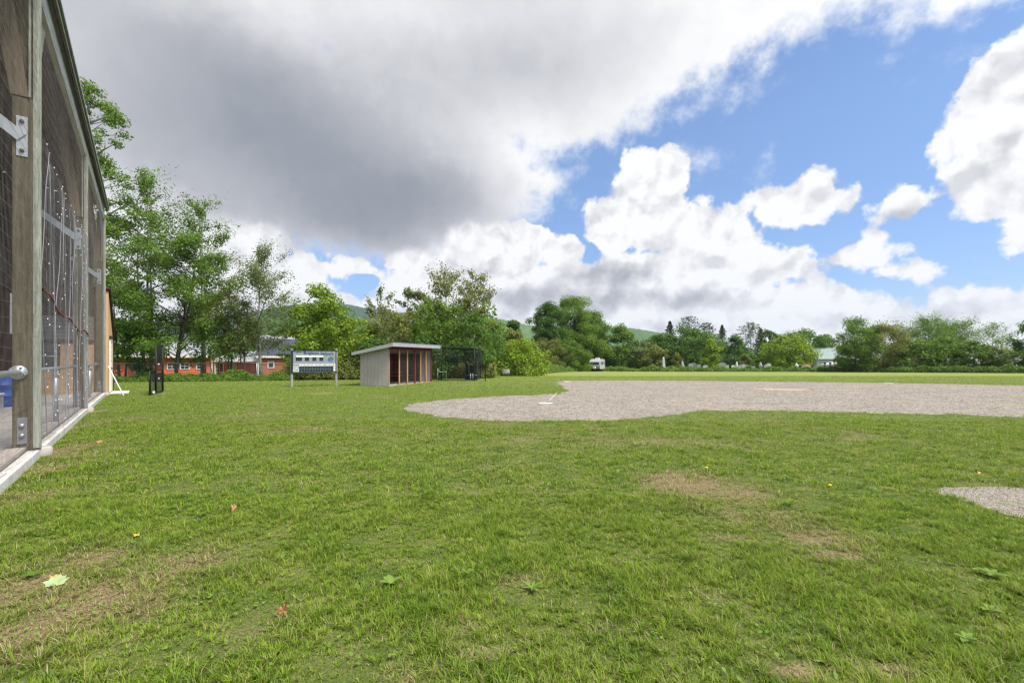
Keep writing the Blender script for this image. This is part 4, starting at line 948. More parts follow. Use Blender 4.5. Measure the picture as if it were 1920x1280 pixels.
# ------------------------------------------------------------------ red buildings behind the fence
def red_bld():
    p0 = at(196, 40.0); p1 = at(398, 44.0); D = p1-p0; L = D.length
    h = empty('red_building', (p0.x, p0.y, -.2), math.atan2(D.y, D.x), 'long red clapboard building with pale metal roof behind the trees', 'building')
    z1 = 1.95
    k = MB(); k.box2((0, 0, 0), (L, 6, z1)); k.build('wall', M['red'], h)
    k = MB(); k.prism([(-.3, -.45, z1-.02), (-.3, 3.2, z1+1.3), (-.3, 6.5, z1-.02), (-.3, 6.5, z1+.1), (-.3, 3.2, z1+1.45), (-.3, -.45, z1+.1)], (0, 0, 0), (L+.5, 0, 0)); rf = k.build('roof', M['greyroof'], h)
    k = MB(); k.box2((-.3, -.48, z1-.12), (L+.2, -.452, z1+.1)); k.build('fascia', M['white'], rf)
    f = lambda px: (px-196)/(398-196)*L
    for px in (318, 343, 375):
        x = f(px); k = MB(); k.box2((x-.38, -.05, .72), (x+.38, -.002, 1.38)); wn_ = k.build('window', M['white'], h); k = MB(); k.box2((x-.29, -.06, .79), (x+.29, -.051, 1.31)); k.build('pane', M['glass'], wn_)
        k = MB(); k.box2((x-.02, -.068, .79), (x+.02, -.061, 1.31)); k.box2((x-.29, -.066, 1.03), (x-.021, -.061, 1.06)); k.box2((x+.021, -.066, 1.03), (x+.29, -.061, 1.06)); k.build('glazing_bar', M['white'], wn_)
    x = f(260); k = MB(); k.box2((x-.45, -.05, .1), (x+.45, -.002, 1.25)); k.build('door', M['greendoor'], h)
    k = MB(); k.prism([(f(246), -.9, 1.85), (f(270), -.9, 1.35), (f(270), -.9, 1.42), (f(246), -.9, 1.95)], (0, 0, 0), (0, .88, 0)); k.build('door_canopy', M['white'], h)
    k = MB(); k.box2((L-.12, -.06, 0), (L+.02, -.002, z1)); k.build('corner_board', M['white'], h)
red_bld()
def porch():
    p0 = at(399, 46.0); p1 = at(484, 46.6); D = p1-p0; L = D.length
    h = empty('red_shed', (p0.x, p0.y, -.22), math.atan2(D.y, D.x), 'low orange-red shed with white posts and grey door under lean-to roof', 'shed')
    k = MB(); k.box2((0, .9, .25), (L, 5, 1.5)); k.build('wall', simple('orange_red_board', (.56, .095, .045), .75, .08, 2), h)
    k = MB(); k.box2((0, .85, 0), (L, 5.05, .25)); k.build('foundation', M['slab'], h)
    k = MB(); k.prism([(-.1, -.1, 1.52), (-.1, 5, 2.5), (-.1, 5, 2.6), (-.1, -.1, 1.62)], (0, 0, 0), (L+.1, 0, 0)); rf = k.build('roof', M['greyroof'], h)
    k = MB(); k.box2((-.1, -.13, 1.45), (L, -.102, 1.62)); k.build('fascia', M['white'], rf)
    for x in (.15, L-.1):
        k = MB(); k.box2((x-.06, 0, 0), (x+.06, .12, 1.53)); k.build('post', M['white'], h)
    x = L*.36; k = MB(); k.box2((x-.35, .84, .1), (x+.35, .898, 1.3)); k.build('door', M['greendoor'], h)
    x = L*.10; k = MB(); k.box2((x-.2, .84, .3), (x+.2, .898, 1.35)); wn_ = k.build('window', M['white'], h); k = MB(); k.box2((x-.13, .83, .4), (x+.13, .839, 1.27)); k.build('pane', M['glass'], wn_)
porch()
def barn():
    p0 = at(484, 46.0); p1 = at(560, 47.5); D = p1-p0; L = D.length
    h = empty('brick_barn', (p0.x, p0.y, -.22), math.atan2(D.y, D.x), 'brick-red barn with steep dark blue-grey metal roof', 'barn')
    k = MB(); k.box2((0, 0, 0), (L, 6, 1.95)); k.build('wall', M['brick'], h)
    k = MB(); k.prism([(-.2, -.3, 1.9), (-.2, 2.4, 3.75), (-.2, 2.5, 3.9), (-.2, -.3, 2.05)], (0, 0, 0), (L+.4, 0, 0)); rf = k.build('roof', M['slate'], h)
    k = MB()
    for x in np.arange(0, L, .3): k.prism([(x, -.31, 2.052), (x, 2.49, 3.902), (x, 2.49, 3.94), (x, -.31, 2.09)], (0, 0, 0), (.03, 0, 0))
    k.build('roof_seams', M['slate'], rf)
    k = MB(); k.prism([(-.2, 2.52, 3.9), (-.2, 3.6, 4.3), (-.2, 6.4, 2.2), (-.2, 6.4, 2.0)], (0, 0, 0), (L+.4, 0, 0)); k.build('back_roof', M['greyroof'], h)
    k = MB(); k.box2((-.2, -.33, 1.85), (L+.2, -.302, 2.04)); k.build('fascia', M['white'], rf)
    x = L*.31; k = MB(); k.box2((x-.3, -.05, .8), (x+.3, -.002, 1.5)); wn_ = k.build('window', M['white'], h); k = MB(); k.box2((x-.22, -.06, .88), (x+.22, -.051, 1.42)); k.build('pane', M['glass'], wn_)
    k = MB(); k.box2((-.02, -.05, 0), (.1, -.002, 1.9)); k.build('corner_board', M['white'], h)
barn()
# chain-link fence
p0 = at(208, 31.0); p1 = at(720, 35.5); D = p1-p0; L_ = D.length
fe = empty('chain_link_fence', (p0.x, p0.y, 0), math.atan2(D.y, D.x), 'low galvanised chain-link fence running under the left trees', 'fence')
n = int(L_/2.6)
for i in range(n+1):
    k = MB(); k.tube([(L_*i/n, 0, -.1), (L_*i/n, 0, 1.22)], .03, 7); k.build('post', M['galv'], fe)
k = MB(); k.tube([(0, 0, 1.2), (L_, 0, 1.2)], .024, 6); k.build('top_rail', M['galv'], fe)
L = []
for x in np.arange(-1.2, L_, .075):
    a_ = max(0, x); b_ = min(L_, x+1.15)
    L.append([(a_, .02, .03+(a_-x)), ((a_+b_)/2, .02, .03+((a_+b_)/2-x)), (b_, .02, .03+(b_-x))]); L.append([(a_, .03, 1.18-(a_-x)), ((a_+b_)/2, .03, 1.18-((a_+b_)/2-x)), (b_, .03, 1.18-(b_-x))])
v, q = wires(L, .0024); link('mesh', fast_mesh('mesh', v, q), M['galv'], fe)

# ------------------------------------------------------------------ foliage
def leafquads(C, N, size, rg, asp=.62):
    n = len(C); N = N/(np.linalg.norm(N, axis=1)[:, None]+1e-9)
    r = rg.normal(size=(n, 3)); a = np.cross(N, r); a /= np.linalg.norm(a, axis=1)[:, None]+1e-9; b = np.cross(N, a)
    L = (size*(.65+.7*rg.random(n)))[:, None]; Wd_ = L*asp
    V = np.stack([C-a*L*.5, C+b*Wd_*.5-N*L*.08, C+a*L*.5-N*L*.12, C-b*Wd_*.5-N*L*.08], 1).reshape(-1, 3)
    return V, np.arange(n*4).reshape(-1, 4)
PROF = {'round': lambda t_: np.clip(np.sin(np.pi*np.clip(t_*.86+.10, 0, 1)), .05, 1)**.65,
        'oval': lambda t_: np.clip(np.sin(np.pi*np.clip(t_*.85+.12, 0, 1)), .05, 1)**.85,
        'egg': lambda t_: np.clip(1-t_, 0, 1)**.55*np.clip(t_*6+.45, 0, 1),
        'column': lambda t_: np.clip(np.sin(np.pi*np.clip(t_*.8+.15, 0, 1)), .05, 1)**.6,
        'vase': lambda t_: np.clip(.35+.85*t_, 0, 1)*np.clip((1.02-t_)*3.2, 0.08, 1)**.6,
        'low': lambda t_: np.clip(1-t_**2, .05, 1)**.5}
def tree(name, px, Y, top, hw, hue, prof, label, cb=.12, dens=1.0, leaf=None, airy=0.0, nl=11, lean=0.0, bark='bark', stems=1, seed=0, group=None, cat='tree', up=.25, clump=.27):
    rg = np.random.default_rng(1000+seed+int(px))
    p = at(px, Y); H = (HZ-top)/F*Y+CH-p.z; R = hw/F*Y*1.12
    leaf = leaf or max(.12, Y*.0043)
    dens = dens*(1+.9*min(1, max(0, (Y-42)/30))*(airy < .45)); clump = clump*(1.15 if Y > 45 else 1)
    root = empty(name, p, 0, label, cat, group)
    pf = PROF[prof]; wob = rg.random(4)*6.3
    def env(t_, a_):                  # crown radius at height fraction and bearing
        return R*pf(t_)*(1+.16*np.sin(a_*2+wob[0]+t_*3)+.13*np.sin(a_*3+wob[1]-t_*5)+.08*np.sin(a_*5+wob[2]+t_*9))
    k = MB(); cl = []
    axes = []
    for st in range(stems):
        a0 = rg.random()*6.28; off = 0 if stems == 1 else R*.10
        tx, ty = off*math.cos(a0), off*math.sin(a0); sp_ = 0 if stems == 1 else R*.35
        ex, ey = tx+sp_*math.cos(a0)+lean*R, ty+sp_*math.sin(a0)
        pts = [np.array((tx+(ex-tx)*f**1.2+R*.04*math.sin(f*5+wob[0]+st), ty+(ey-ty)*f**1.2+R*.04*math.sin(f*4+wob[1]+st), -.15+H*.93*f)) for f in np.linspace(0, 1, 8)]
        r0 = max(.035, H*.013)/math.sqrt(stems)*(1.15 if stems > 1 else 1)
        k.tube(pts, [r0*(1.25 if f == 0 else 1-.93*f) for f in np.linspace(0, 1, 8)], 7); axes.append(pts)
    def axis_at(pts, z):
        f = np.clip((z+.15)/(H*.93), 0, 1)*7; i = min(int(f), 6); return pts[i]+(pts[i+1]-pts[i])*(f-i)
    nlimb = nl
    for i in range(nlimb):
        a_ = i*2.399+rg.random()*.6; tf = np.clip((i+.5)/nlimb*.95+rg.normal()*.03, .03, .97)
        ze = H*(cb+(1-cb)*tf); re = env(tf, a_)*(.80+.28*rg.random())
        pts = axes[i % stems]
        zs = np.clip(ze-re*(up+.45*rg.random()), H*cb*.75, H*.9)
        s_ = axis_at(pts, zs); e = np.array((re*math.cos(a_)+lean*R*tf, re*math.sin(a_), ze))
        mid = (s_+e)/2+np.array((0, 0, .08*re)); lp = [s_, s_*.6+mid*.4, mid, e]
        rr = max(.018, H*.0045)
        k.tube(lp, [rr, rr*.75, rr*.5, rr*.15], 5)
        for f, lat in ((1.0, 0), (.84, .16), (.66, .2), (.5, .2)):
            c = (mid+(e-mid)*(f*2-1) if f > .5 else mid)+rg.normal(size=3)*R*lat*np.array((1, 1, .6)); cl.append((c, R*clump*(.75+.5*rg.random())*(.85 if f == 1 else 1)))
    nf = int(nlimb*1.6*(1-airy*.6))
    for i in range(nf):
        a_ = rg.random()*6.28; tf = rg.random()**.9; q_ = math.sqrt(rg.random()); re = env(tf, a_)*(.35+.6*q_)
        c = np.array((re*math.cos(a_)+lean*R*tf, re*math.sin(a_), H*(cb+(1-cb)*tf))); cl.append((c, R*clump*(.7+.6*rg.random())))
        s_ = axis_at(axes[i % stems], max(H*cb, c[2]-re*.5)); k.tube([s_, (s_+c)/2+np.array((0, 0, .05*re)), c], [.02*H/10, .013*H/10, .005], 4, False)
    # topmost tufts
    for i in range(3):
        c = axis_at(axes[i % stems], H*.9)+np.array((rg.normal()*R*.08, rg.normal()*R*.08, H*(.02+.025*i))); cl.append((c, R*clump*.6))
    k.build('trunk', M[bark], root)
    Cc = np.array([c for c, _ in cl]); Rr = np.array([r for _, r in cl])
    area = 2.2*R*H*(1-cb)*2.9*dens
    N = int(np.clip(area/(leaf*leaf*.42), 1500, 60000))
    pr = Rr**2/np.sum(Rr**2); idx = rg.choice(len(Cc), N, p=pr)
    if airy > 0:       # upswept sprays instead of round clumps
        dirs = Cc*np.array((1, 1, 0)); dirs /= np.linalg.norm(dirs, axis=1)[:, None]+1e-6; dirs[:, 2] = .55+.5*rg.random(len(dirs)); dirs /= np.linalg.norm(dirs, axis=1)[:, None]
        g_ = rg.normal(size=(N, 3))*(Rr[idx]*.30)[:, None]; l_ = rg.normal(size=N)*Rr[idx]*(.75 if Y < 60 else .5)
        off = g_+dirs[idx]*l_[:, None]
    else:
        u_ = rg.normal(size=(N, 3)); u_ /= np.linalg.norm(u_, axis=1)[:, None]
        off = u_*(Rr[idx]*(rg.random(N)**.45))[:, None]*np.array((1, 1, .72))
    Pp = Cc[idx]+off
    Pp[:, 2] = np.maximum(Pp[:, 2], .08)
    Nn = off/(np.linalg.norm(off, axis=1)[:, None]+1e-6)*.7+np.array((0, 0, .65))+rg.normal(size=(N, 3))*.5
    v, q = leafquads(Pp, Nn, leaf, rg)
    link('crown', fast_mesh('crown', v, q), M[hue], root); return root
def conifer(name, px, Y, top, hw, label, kind='spruce', cb=.08, seed=0, hue='l_pine', group=None):
    rg = np.random.default_rng(500+seed+int(px)); p = at(px, Y); H = (HZ-top)/F*Y+CH-p.z; R = hw/F*Y*(1.7 if kind == 'spruce' else 1.25)
    root = empty(name, p, 0, label, 'tree', group)
    k = MB(); k.tube([(0, 0, -.15), (R*.03, 0, H*.5), (0, 0, H)], [H*.014, H*.009, .02], 7)
    C = []; Nn = []; leaf = max(.2, Y*.0042)
    z = H*cb
    while z < H*.985:
        tf = (z/H-cb)/(1-cb)
        rb = R*((1-tf)**.8 if kind == 'spruce' else np.clip(math.sin(math.pi*(tf*.72+.22)), .1, 1)*(.75+.5*rg.random()))
        nb = 6 if kind == 'spruce' else 4; a0 = rg.random()*6.28
        for j in range(nb):
            a_ = a0+j*6.283/nb+rg.normal()*.2; L = rb*(.7+.45*rg.random()); dz = (-.18*L if kind == 'spruce' and tf < .6 else .22*L)
            e = np.array((L*math.cos(a_), L*math.sin(a_), z+dz)); s_ = np.array((0, 0, z))
            k.tube([s_, (s_+e)/2+np.array((0, 0, .06*L)), e], [.035*H/12, .02*H/12, .006], 4, False)
            n = int(max(10, (26 if kind == 'spruce' else 60)*L/max(R, .1)*(1.2)*(.35/leaf)))
            f = rg.random(n)**(.7 if kind == 'spruce' else .45); b_ = s_+(e-s_)*f[:, None]; sp = L*.20*(1.15-f*.6)
            side = np.array((-math.sin(a_), math.cos(a_), 0)); o_ = side*(rg.normal(size=n)*sp)[:, None]; o_[:, 2] += rg.normal(size=n)*.07*L+(.0 if kind == 'spruce' else .08*L)
            C.append(b_+o_); Nn.append(np.tile((0, 0, 1.0), (n, 1))+rg.normal(size=(n, 3))*.55)
        z += H*(.028 if kind == 'spruce' else .05)*(1.15-.5*tf)
    k.build('trunk', M['bark'] if kind == 'spruce' else M['palebark'], root)
    v, q = leafquads(np.concatenate(C), np.concatenate(Nn), leaf, rg, .38)
    link('crown', fast_mesh('crown', v, q), M[hue], root); return root
# left group along the fence
tree('maple_tree', 172, 33, 160, 88, 'l_mid', 'oval', 'tallest maple rising behind the pavilion eave', .14, .6, .17, nl=24, clump=.17, airy=.0, bark='palebark')
tree('poplar_tree', 276, 34.5, 335, 66, 'l_mid', 'oval', 'tall airy poplar with upswept sparse branches behind the leafy maple', .18, .6, .15, airy=.8, nl=22, stems=3, bark='palebark')
tree('poplar_tree', 380, 35, 372, 52, 'l_mid', 'oval', 'slim airy poplar topping the dense maple on its right', .2, .7, .15, airy=.8, nl=18, stems=2, bark='palebark')
tree('maple_tree', 322, 32.5, 425, 92, 'l_mid', 'round', 'broad dense maple in front of the red building', .16, 1.0, .15, nl=20, clump=.2, stems=2)
tree('young_maple', 228, 31.8, 510, 48, 'l_mid', 'oval', 'young maple beside the tan annex', .10, .9, .16, nl=12, stems=3)
tree('birch_tree', 488, 33.5, 465, 60, 'l_grey', 'oval', 'airy birch with see-through crown left of the scoreboard', .26, .75, .13, airy=.7, nl=20, bark='palebark', clump=.24)
tree('birch_tree', 428, 33, 545, 40, 'l_olive', 'oval', 'short birch between the broad maple and the airy birch', .28, .6, .13, airy=.5, nl=12, bark='bark', stems=2)
tree('sapling', 455, 32.6, 560, 30, 'l_grey', 'oval', 'thin sapling with forked stem by the orange-red shed', .3, .6, .13, airy=.5, nl=9, stems=2)
tree('sapling', 404, 32.0, 590, 34, 'l_mid', 'oval', 'small sapling in front of the red building corner', .35, .7, .14, airy=.3, nl=9, stems=3)
tree('sapling', 262, 31.6, 600, 34, 'l_dark', 'oval', 'dark sapling hiding the grey door of the red building', .12, 1.0, .15, nl=9, stems=2)
# bright maples behind scoreboard and dugout
tree('maple_tree', 608, 34.5, 542, 56, 'l_bright', 'oval', 'bright green maple directly behind the scoreboard', .04, 1.8, .18, nl=18, clump=.25)
tree('maple_tree', 566, 35, 572, 34, 'l_bright', 'oval', 'slimmer bright maple over the barn roof', .05, 1.6, .18, nl=14)
tree('maple_tree', 662, 36, 596, 50, 'l_bright', 'round', 'bushy bright maple left of the dugout roof', .04, 1.8, .18, nl=16)
tree('aspen_tree', 712, 39, 540, 26, 'l_grey', 'column', 'narrow aspen spire behind the dugout roof', .08, .75, .19, airy=.5, nl=14)
tree('aspen_tree', 758, 40, 535, 20, 'l_grey', 'column', 'thin windblown aspen, leftmost of the close pair', .08, .7, .19, airy=.6, nl=12, lean=.4)
tree('aspen_tree', 785, 40.5, 545, 28, 'l_olive', 'column', 'fuller aspen, right one of the close pair', .06, .85, .19, airy=.4, nl=13, lean=.3)
tree('birch_tree', 838, 44, 503, 46, 'l_olive', 'oval', 'tall birch, left crown of the twin-topped clump', .12, .8, .2, nl=18, airy=.3, bark='palebark', clump=.25)
tree('birch_tree', 888, 44.5, 508, 40, 'l_olive', 'oval', 'tall birch, right crown of the twin-topped clump', .12, .75, .2, nl=18, airy=.3, bark='palebark', clump=.25)
tree('maple_tree', 822, 37.5, 556, 50, 'l_mid', 'round', 'leafy maple rising over the right end of the dugout', .03, 1.2, .2, nl=15)
tree('maple_tree', 738, 37, 585, 52, 'l_olive', 'round', 'olive maple filling the gap behind the dugout', .03, 1.2, .2, nl=14)
tree('maple_tree', 880, 39, 590, 48, 'l_dark', 'round', 'dark maple behind the batting cage', .03, 1.3, .21, nl=14)
tree('maple_tree', 925, 50, 600, 42, 'l_mid', 'round', 'mid green maple right of the batting cage', .04, 1.2, .25, nl=13)
tree('bush', 700, 35, 640, 60, 'l_dark', 'low', 'dark shrub behind the dugout side wall', .02, 1.5, .18, nl=9, cat='bush')
tree('bush', 800, 35.8, 632, 60, 'l_dark', 'low', 'dark shrub seen through the cage net', .02, 1.5, .18, nl=10, cat='bush')
tree('bush', 872, 36.4, 650, 45, 'l_dark', 'low', 'dark shrub behind the black backstop cloth', .02, 1.5, .18, nl=9, cat='bush')
tree('bush', 905, 38, 655, 26, 'l_bright', 'low', 'bright low shrub at the right end of the cage', .02, 1.3, .17, nl=8, cat='bush')
# middle
tree('willow_bush', 982, 47, 638, 42, 'l_bright', 'low', 'rounded pale green willow bush beside the park bench', .02, 1.3, .22, nl=14, cat='bush')
tree('willow_bush', 962, 52, 624, 30, 'l_olive', 'round', 'olive willow bush behind the rounded pale one', .03, 1.2, .24, nl=10, cat='bush')
tree('maple_tree', 962, 62, 603, 22, 'l_dark', 'round', 'small dark maple under the hill ridge', .05, 1.2, .28, nl=10)
tree('maple_tree', 1028, 100, 571, 42, 'l_dark', 'egg', 'dense dark maple with pointed dome crown', .03, 1.5, .27, nl=20, clump=.22)
tree('maple_tree', 1072, 106, 560, 46, 'l_mid', 'oval', 'tallest maple of the middle clump', .04, 1.3, .28, nl=18, clump=.24)
tree('maple_tree', 1105, 108, 585, 34, 'l_mid', 'oval', 'maple on the right shoulder of the middle clump', .04, 1.3, .3, nl=14)
tree('shrub', 1036, 94, 640, 34, 'l_olive', 'low', 'grey-green shrub at the foot of the dark maple', .02, 1.2, .25, nl=10, cat='bush')
tree('shrub', 1070, 96, 640, 32, 'l_mid', 'low', 'leafy shrub left of the camper trailer', .02, 1.2, .25, nl=10, cat='bush')
conifer('spruce_tree', 1124, 112, 592, 20, 'dark spruce tip right of the middle clump')
tree('maple_tree', 1165, 110, 616, 34, 'l_mid', 'egg', 'soft green conical tree behind the camper trailer', .03, 1.3, .42, nl=15)
tree('shrub', 1206, 108, 640, 24, 'l_grey', 'round', 'grey-green shrub between soft conical tree and cemetery', .03, 1.2, .42, nl=10, cat='bush')
tree('shrub', 1228, 104, 652, 22, 'l_olive', 'low', 'olive shrub left of the tall pale obelisk', .03, 1.2, .42, nl=9, cat='bush')
# cemetery trees
conifer('spruce_tree', 1256, 140, 601, 15, 'dark pointed spruce, leftmost of the tall conifers', cb=.2)
conifer('pine_tree', 1291, 142, 594, 24, 'broad dark pine, tallest of the cemetery conifers', 'pine', .3)
conifer('pine_tree', 1324, 142, 605, 17, 'dark pine leaning over the round dark tree', 'pine', .35)
tree('oak_tree', 1240, 125, 625, 30, 'l_dark', 'round', 'round dark tree left of the broad pine', .05, 1.4, .5, nl=14)
tree('oak_tree', 1300, 122, 618, 44, 'l_dark', 'round', 'largest round dark tree of the cemetery', .05, 1.5, .5, nl=18)
tree('young_maple', 1334, 100, 638, 20, 'l_bright', 'egg', 'bright green cone-shaped young maple among gravestones', .03, 1.6, .4, nl=14)
conifer('spruce_tree', 1354, 135, 608, 13, 'slender spruce behind the bright cone tree', cb=.1)
tree('oak_tree', 1376, 122, 632, 26, 'l_dark', 'oval', 'dark oval tree between slender spruce and bare-trunked pine', .05, 1.4, .5, nl=12)
conifer('pine_tree', 1407, 128, 605, 22, 'tall pine with a bare pale trunk', 'pine', .38)
conifer('spruce_tree', 1426, 136, 614, 11, 'thin spruce beside the bare-trunked pine', 'spruce', .25)
tree('oak_tree', 1443, 128, 620, 20, 'l_dark', 'oval', 'dark oval tree left of the round bright tree', .05, 1.3, .5, nl=12)
tree('maple_tree', 1474, 104, 631, 37, 'l_bright', 'round', 'round bright green maple standing in the cemetery', .03, 1.6, .42, nl=18, clump=.24)
tree('oak_tree', 1498, 130, 622, 36, 'l_dark', 'round', 'dark spreading tree behind the round bright maple', .05, 1.4, .52, nl=14)
tree('oak_tree', 1542, 140, 631, 22, 'l_dark', 'round', 'dark tree behind the pale green house roof', .06, 1.4, .55, nl=12)
tree('shrub', 1398, 108, 665, 14, 'l_olive', 'low', 'olive shrub below the bare-trunked pine', .02, 1.2, .4, nl=8, cat='bush')
tree('shrub', 1425, 108, 671, 13, 'l_bright', 'low', 'small yellow-green shrub left of the round bright maple', .02, 1.2, .4, nl=8, cat='bush')
tree('shrub', 1268, 108, 662, 12, 'l_olive', 'low', 'olive shrub between the obelisk and the urn stone', .02, 1.2, .4, nl=8, cat='bush')
# right-hand trees
tree('ash_tree', 1606, 82, 597, 34, 'l_mid', 'oval', 'tall green ash, leftmost of the right-hand row', .05, .95, .25, nl=18)
tree('ash_tree', 1584, 84, 652, 16, 'l_olive', 'low', 'low green tree in front of the pale green house', .05, .9, .25, nl=10)
tree('elm_tree', 1658, 82, 611, 42, 'l_olive', 'round', 'olive brown-green elm beside the tall green ash', .04, 1.1, .25, nl=16)
tree('ash_tree', 1740, 86, 596, 44, 'l_mid', 'vase', 'airy ash with ragged top in the right-hand row', .3, 1.5, .21, airy=.5, nl=18)
tree('ash_tree', 1790, 88, 603, 38, 'l_mid', 'vase', 'airy ash to the right of the ragged-topped one', .35, 1.5, .21, airy=.5, nl=16)
tree('elm_tree', 1722, 80, 640, 40, 'l_mid', 'round', 'leafy low elm under the ragged ash', .05, 1.1, .35, nl=14)
tree('elm_tree', 1772, 80, 632, 34, 'l_mid', 'round', 'dense green elm left of the white cottage', .1, 1.1, .35, nl=13)
tree('elm_tree', 1828, 78, 640, 28, 'l_mid', 'round', 'dense green elm right of the white cottage', .08, 1.1, .34, nl=12)
tree('dead_ash', 1862, 80, 606, 30, 'l_mid', 'oval', 'thin half-bare ash near the right edge', .3, .7, .19, airy=.7, nl=18, bark='palebark')
tree('elm_tree', 1868, 76, 652, 22, 'l_grey', 'low', 'grey-green low tree below the half-bare ash', .05, .9, .33, nl=10)
tree('elm_tree', 1905, 92, 644, 30, 'l_grey', 'oval', 'pale loose elm behind the small gabled cottage', .15, .6, .34, airy=.5, nl=12)
tree('maple_tree', 1945, 70, 598, 34, 'l_dark', 'oval', 'dark maple cut by the right edge of the view', .1, 1.0, .32, nl=14)
tree('elm_tree', 1690, 84, 640, 30, 'l_olive', 'low', 'olive low elm between the elm and the ragged ash', .05, 1.0, .35, nl=10)
# undergrowth: nobody could count it
def under(name, pts, w_, h_, n, leaf, hue, label):
    rg = np.random.default_rng(n); P = []; Nn = []
    pts = np.array(pts); seg = np.linalg.norm(np.diff(pts, axis=0), axis=1); cum = np.concatenate([[0], np.cumsum(seg)])
    u = rg.random(n)*cum[-1]; x = np.interp(u, cum, pts[:, 0]); y = np.interp(u, cum, pts[:, 1]); d = (rg.random(n)*2-1)*w_; x2 = x; y2 = y+d
    hh = h_*(.30+1.3*fbm(x2, y2, 1.3*h_, 3)**1.3)*np.sqrt(np.clip(1-(d/w_)**2, .05, 1)); z = hh*rg.random(n)**.55
    C = np.stack([x2, y2, gz(y2)+z], 1); N_ = np.stack([rg.normal(size=n)*.6, -.5+rg.normal(size=n)*.5, .7+rg.normal(size=n)*.4], 1)
    v, q = leafquads(C, N_, leaf, rg); o = link(name, fast_mesh(name, v, q), M[hue]); tag(o, label, 'undergrowth', kind='stuff')
def ap(px, Y): p = at(px, Y); return (p.x, p.y)
under('undergrowth', [ap(214, 30.2), ap(330, 31), ap(520, 32.2), ap(560, 32.6)], .8, .62, 24000, .12, 'l_mid', 'tangled green undergrowth along the chain-link fence')
under('undergrowth', [ap(540, 33.0), ap(680, 34.0), ap(760, 34.6), ap(930, 37)], 1.1, 1.5, 30000, .15, 'l_olive', 'bushy undergrowth behind the scoreboard and dugout')
under('undergrowth', [ap(900, 51), ap(1010, 60), ap(1060, 88), ap(1095, 102), ap(1190, 106)], 1.4, 1.2, 22000, .22, 'l_mid', 'weedy growth at the foot of the middle trees')
under('undergrowth', [ap(1145, 101), ap(1240, 94), ap(1400, 92), ap(1560, 88)], 1.3, .95, 24000, .32, 'l_mid', 'overgrown hedge line in front of the cemetery')
under('undergrowth', [ap(1540, 86), ap(1700, 77), ap(1820, 72), ap(1960, 67), ap(2120, 64)], 1.5, 1.15, 30000, .27, 'l_mid', 'overgrown hedge line under the right-hand trees')
# backing woods far behind, one mass
under('woods', [ap(-600, 75), ap(0, 72), ap(300, 70), ap(620, 66), ap(760, 62), ap(930, 66)], 5, 10.5, 48000, .5, 'l_dark', 'dark mass of woods behind the left trees')
under('woods', [ap(900, 118), ap(1000, 125), ap(1130, 150), ap(1300, 160), ap(1500, 165), ap(1600, 150)], 7, 7.5, 40000, .75, 'l_dark', 'dark mass of woods closing the cemetery')
under('woods', [ap(1560, 150), ap(1750, 140), ap(1950, 125), ap(2500, 120)], 5, 3.2, 20000, .65, 'l_grey', 'pale low woods beyond the right-hand row')

# ------------------------------------------------------------------ hills
def hill(ridge, Y, depth, mat, name):
    xs_ = np.linspace(min(p[0] for p in ridge), max(p[0] for p in ridge), 420); rp = np.array(ridge)
    tops = CH+(HZ-13-np.interp(xs_, rp[:, 0], rp[:, 1]))/F*Y
    rows = 70; V = []
    for j in range(rows):
        f = j/(rows-1); yy = Y-depth*(1-f) if f < .8 else Y-depth*.2+depth*(f-.8)*2
        pr = math.sin(min(f/.8, 1)*math.pi/2)**1.2 if f < .8 else 1-(f-.8)*1.2
        X_ = (xs_-960)/F*Y; z = -3+(tops+3)*pr; nz = (fbm(X_, X_*0+yy, Y*.06, 4)-.5)*Y*.008*pr+(fbm(X_, X_*0+yy, Y*.006, 2)-.5)*Y*.004*min(1, pr*2)
        V.append(np.stack([X_, np.full_like(X_, yy), z+nz], 1))
    V = np.concatenate(V); nx_ = 420; ii = (np.arange(rows-1)[:, None]*nx_+np.arange(nx_-1)[None, :]).ravel()
    tag(link(name, fast_mesh(name, V, np.stack([ii, ii+1, ii+nx_+1, ii+nx_], 1), smooth=True), mat), kind='structure')
def forest(name, a, b, c):
    m, t = mat_nt(name); pos = t.n('ShaderNodeNewGeometry').outputs['Position']
    n1 = t.noise(pos, .004, 5, .6); n2 = t.noise(pos, .06, 4, .7)
    cc = t.ramp(t.math('ADD', t.math('MULTIPLY', n1, .6), t.math('MULTIPLY', n2, .4)), [(.35, a), (.5, b), (.65, c)])
    finish(t, cc, .95, n2, 1.0, 8, 0, .1); return m
hill([(-500, 640), (200, 620), (480, 598), (560, 582), (610, 571), (650, 569), (700, 573), (760, 582), (820, 585), (900, 600), (1000, 625), (1300, 660)], 2300, 1100, forest('cloud_shaded_forest', (.020, .045, .028), (.030, .062, .036), (.045, .080, .045)), 'hill')  # cloud shadow on this hill put into a darkened forest colour
hill([(700, 640), (820, 606), (900, 594), (940, 596), (985, 603), (1040, 609), (1100, 607), (1135, 609), (1165, 613), (1200, 619), (1230, 627), (1300, 645), (1400, 668)], 1700, 800, forest('sunlit_forest', (.05, .10, .035), (.075, .14, .045), (.10, .17, .055)), 'hill')  # sunlit tone of this slope put into a lighter forest colour

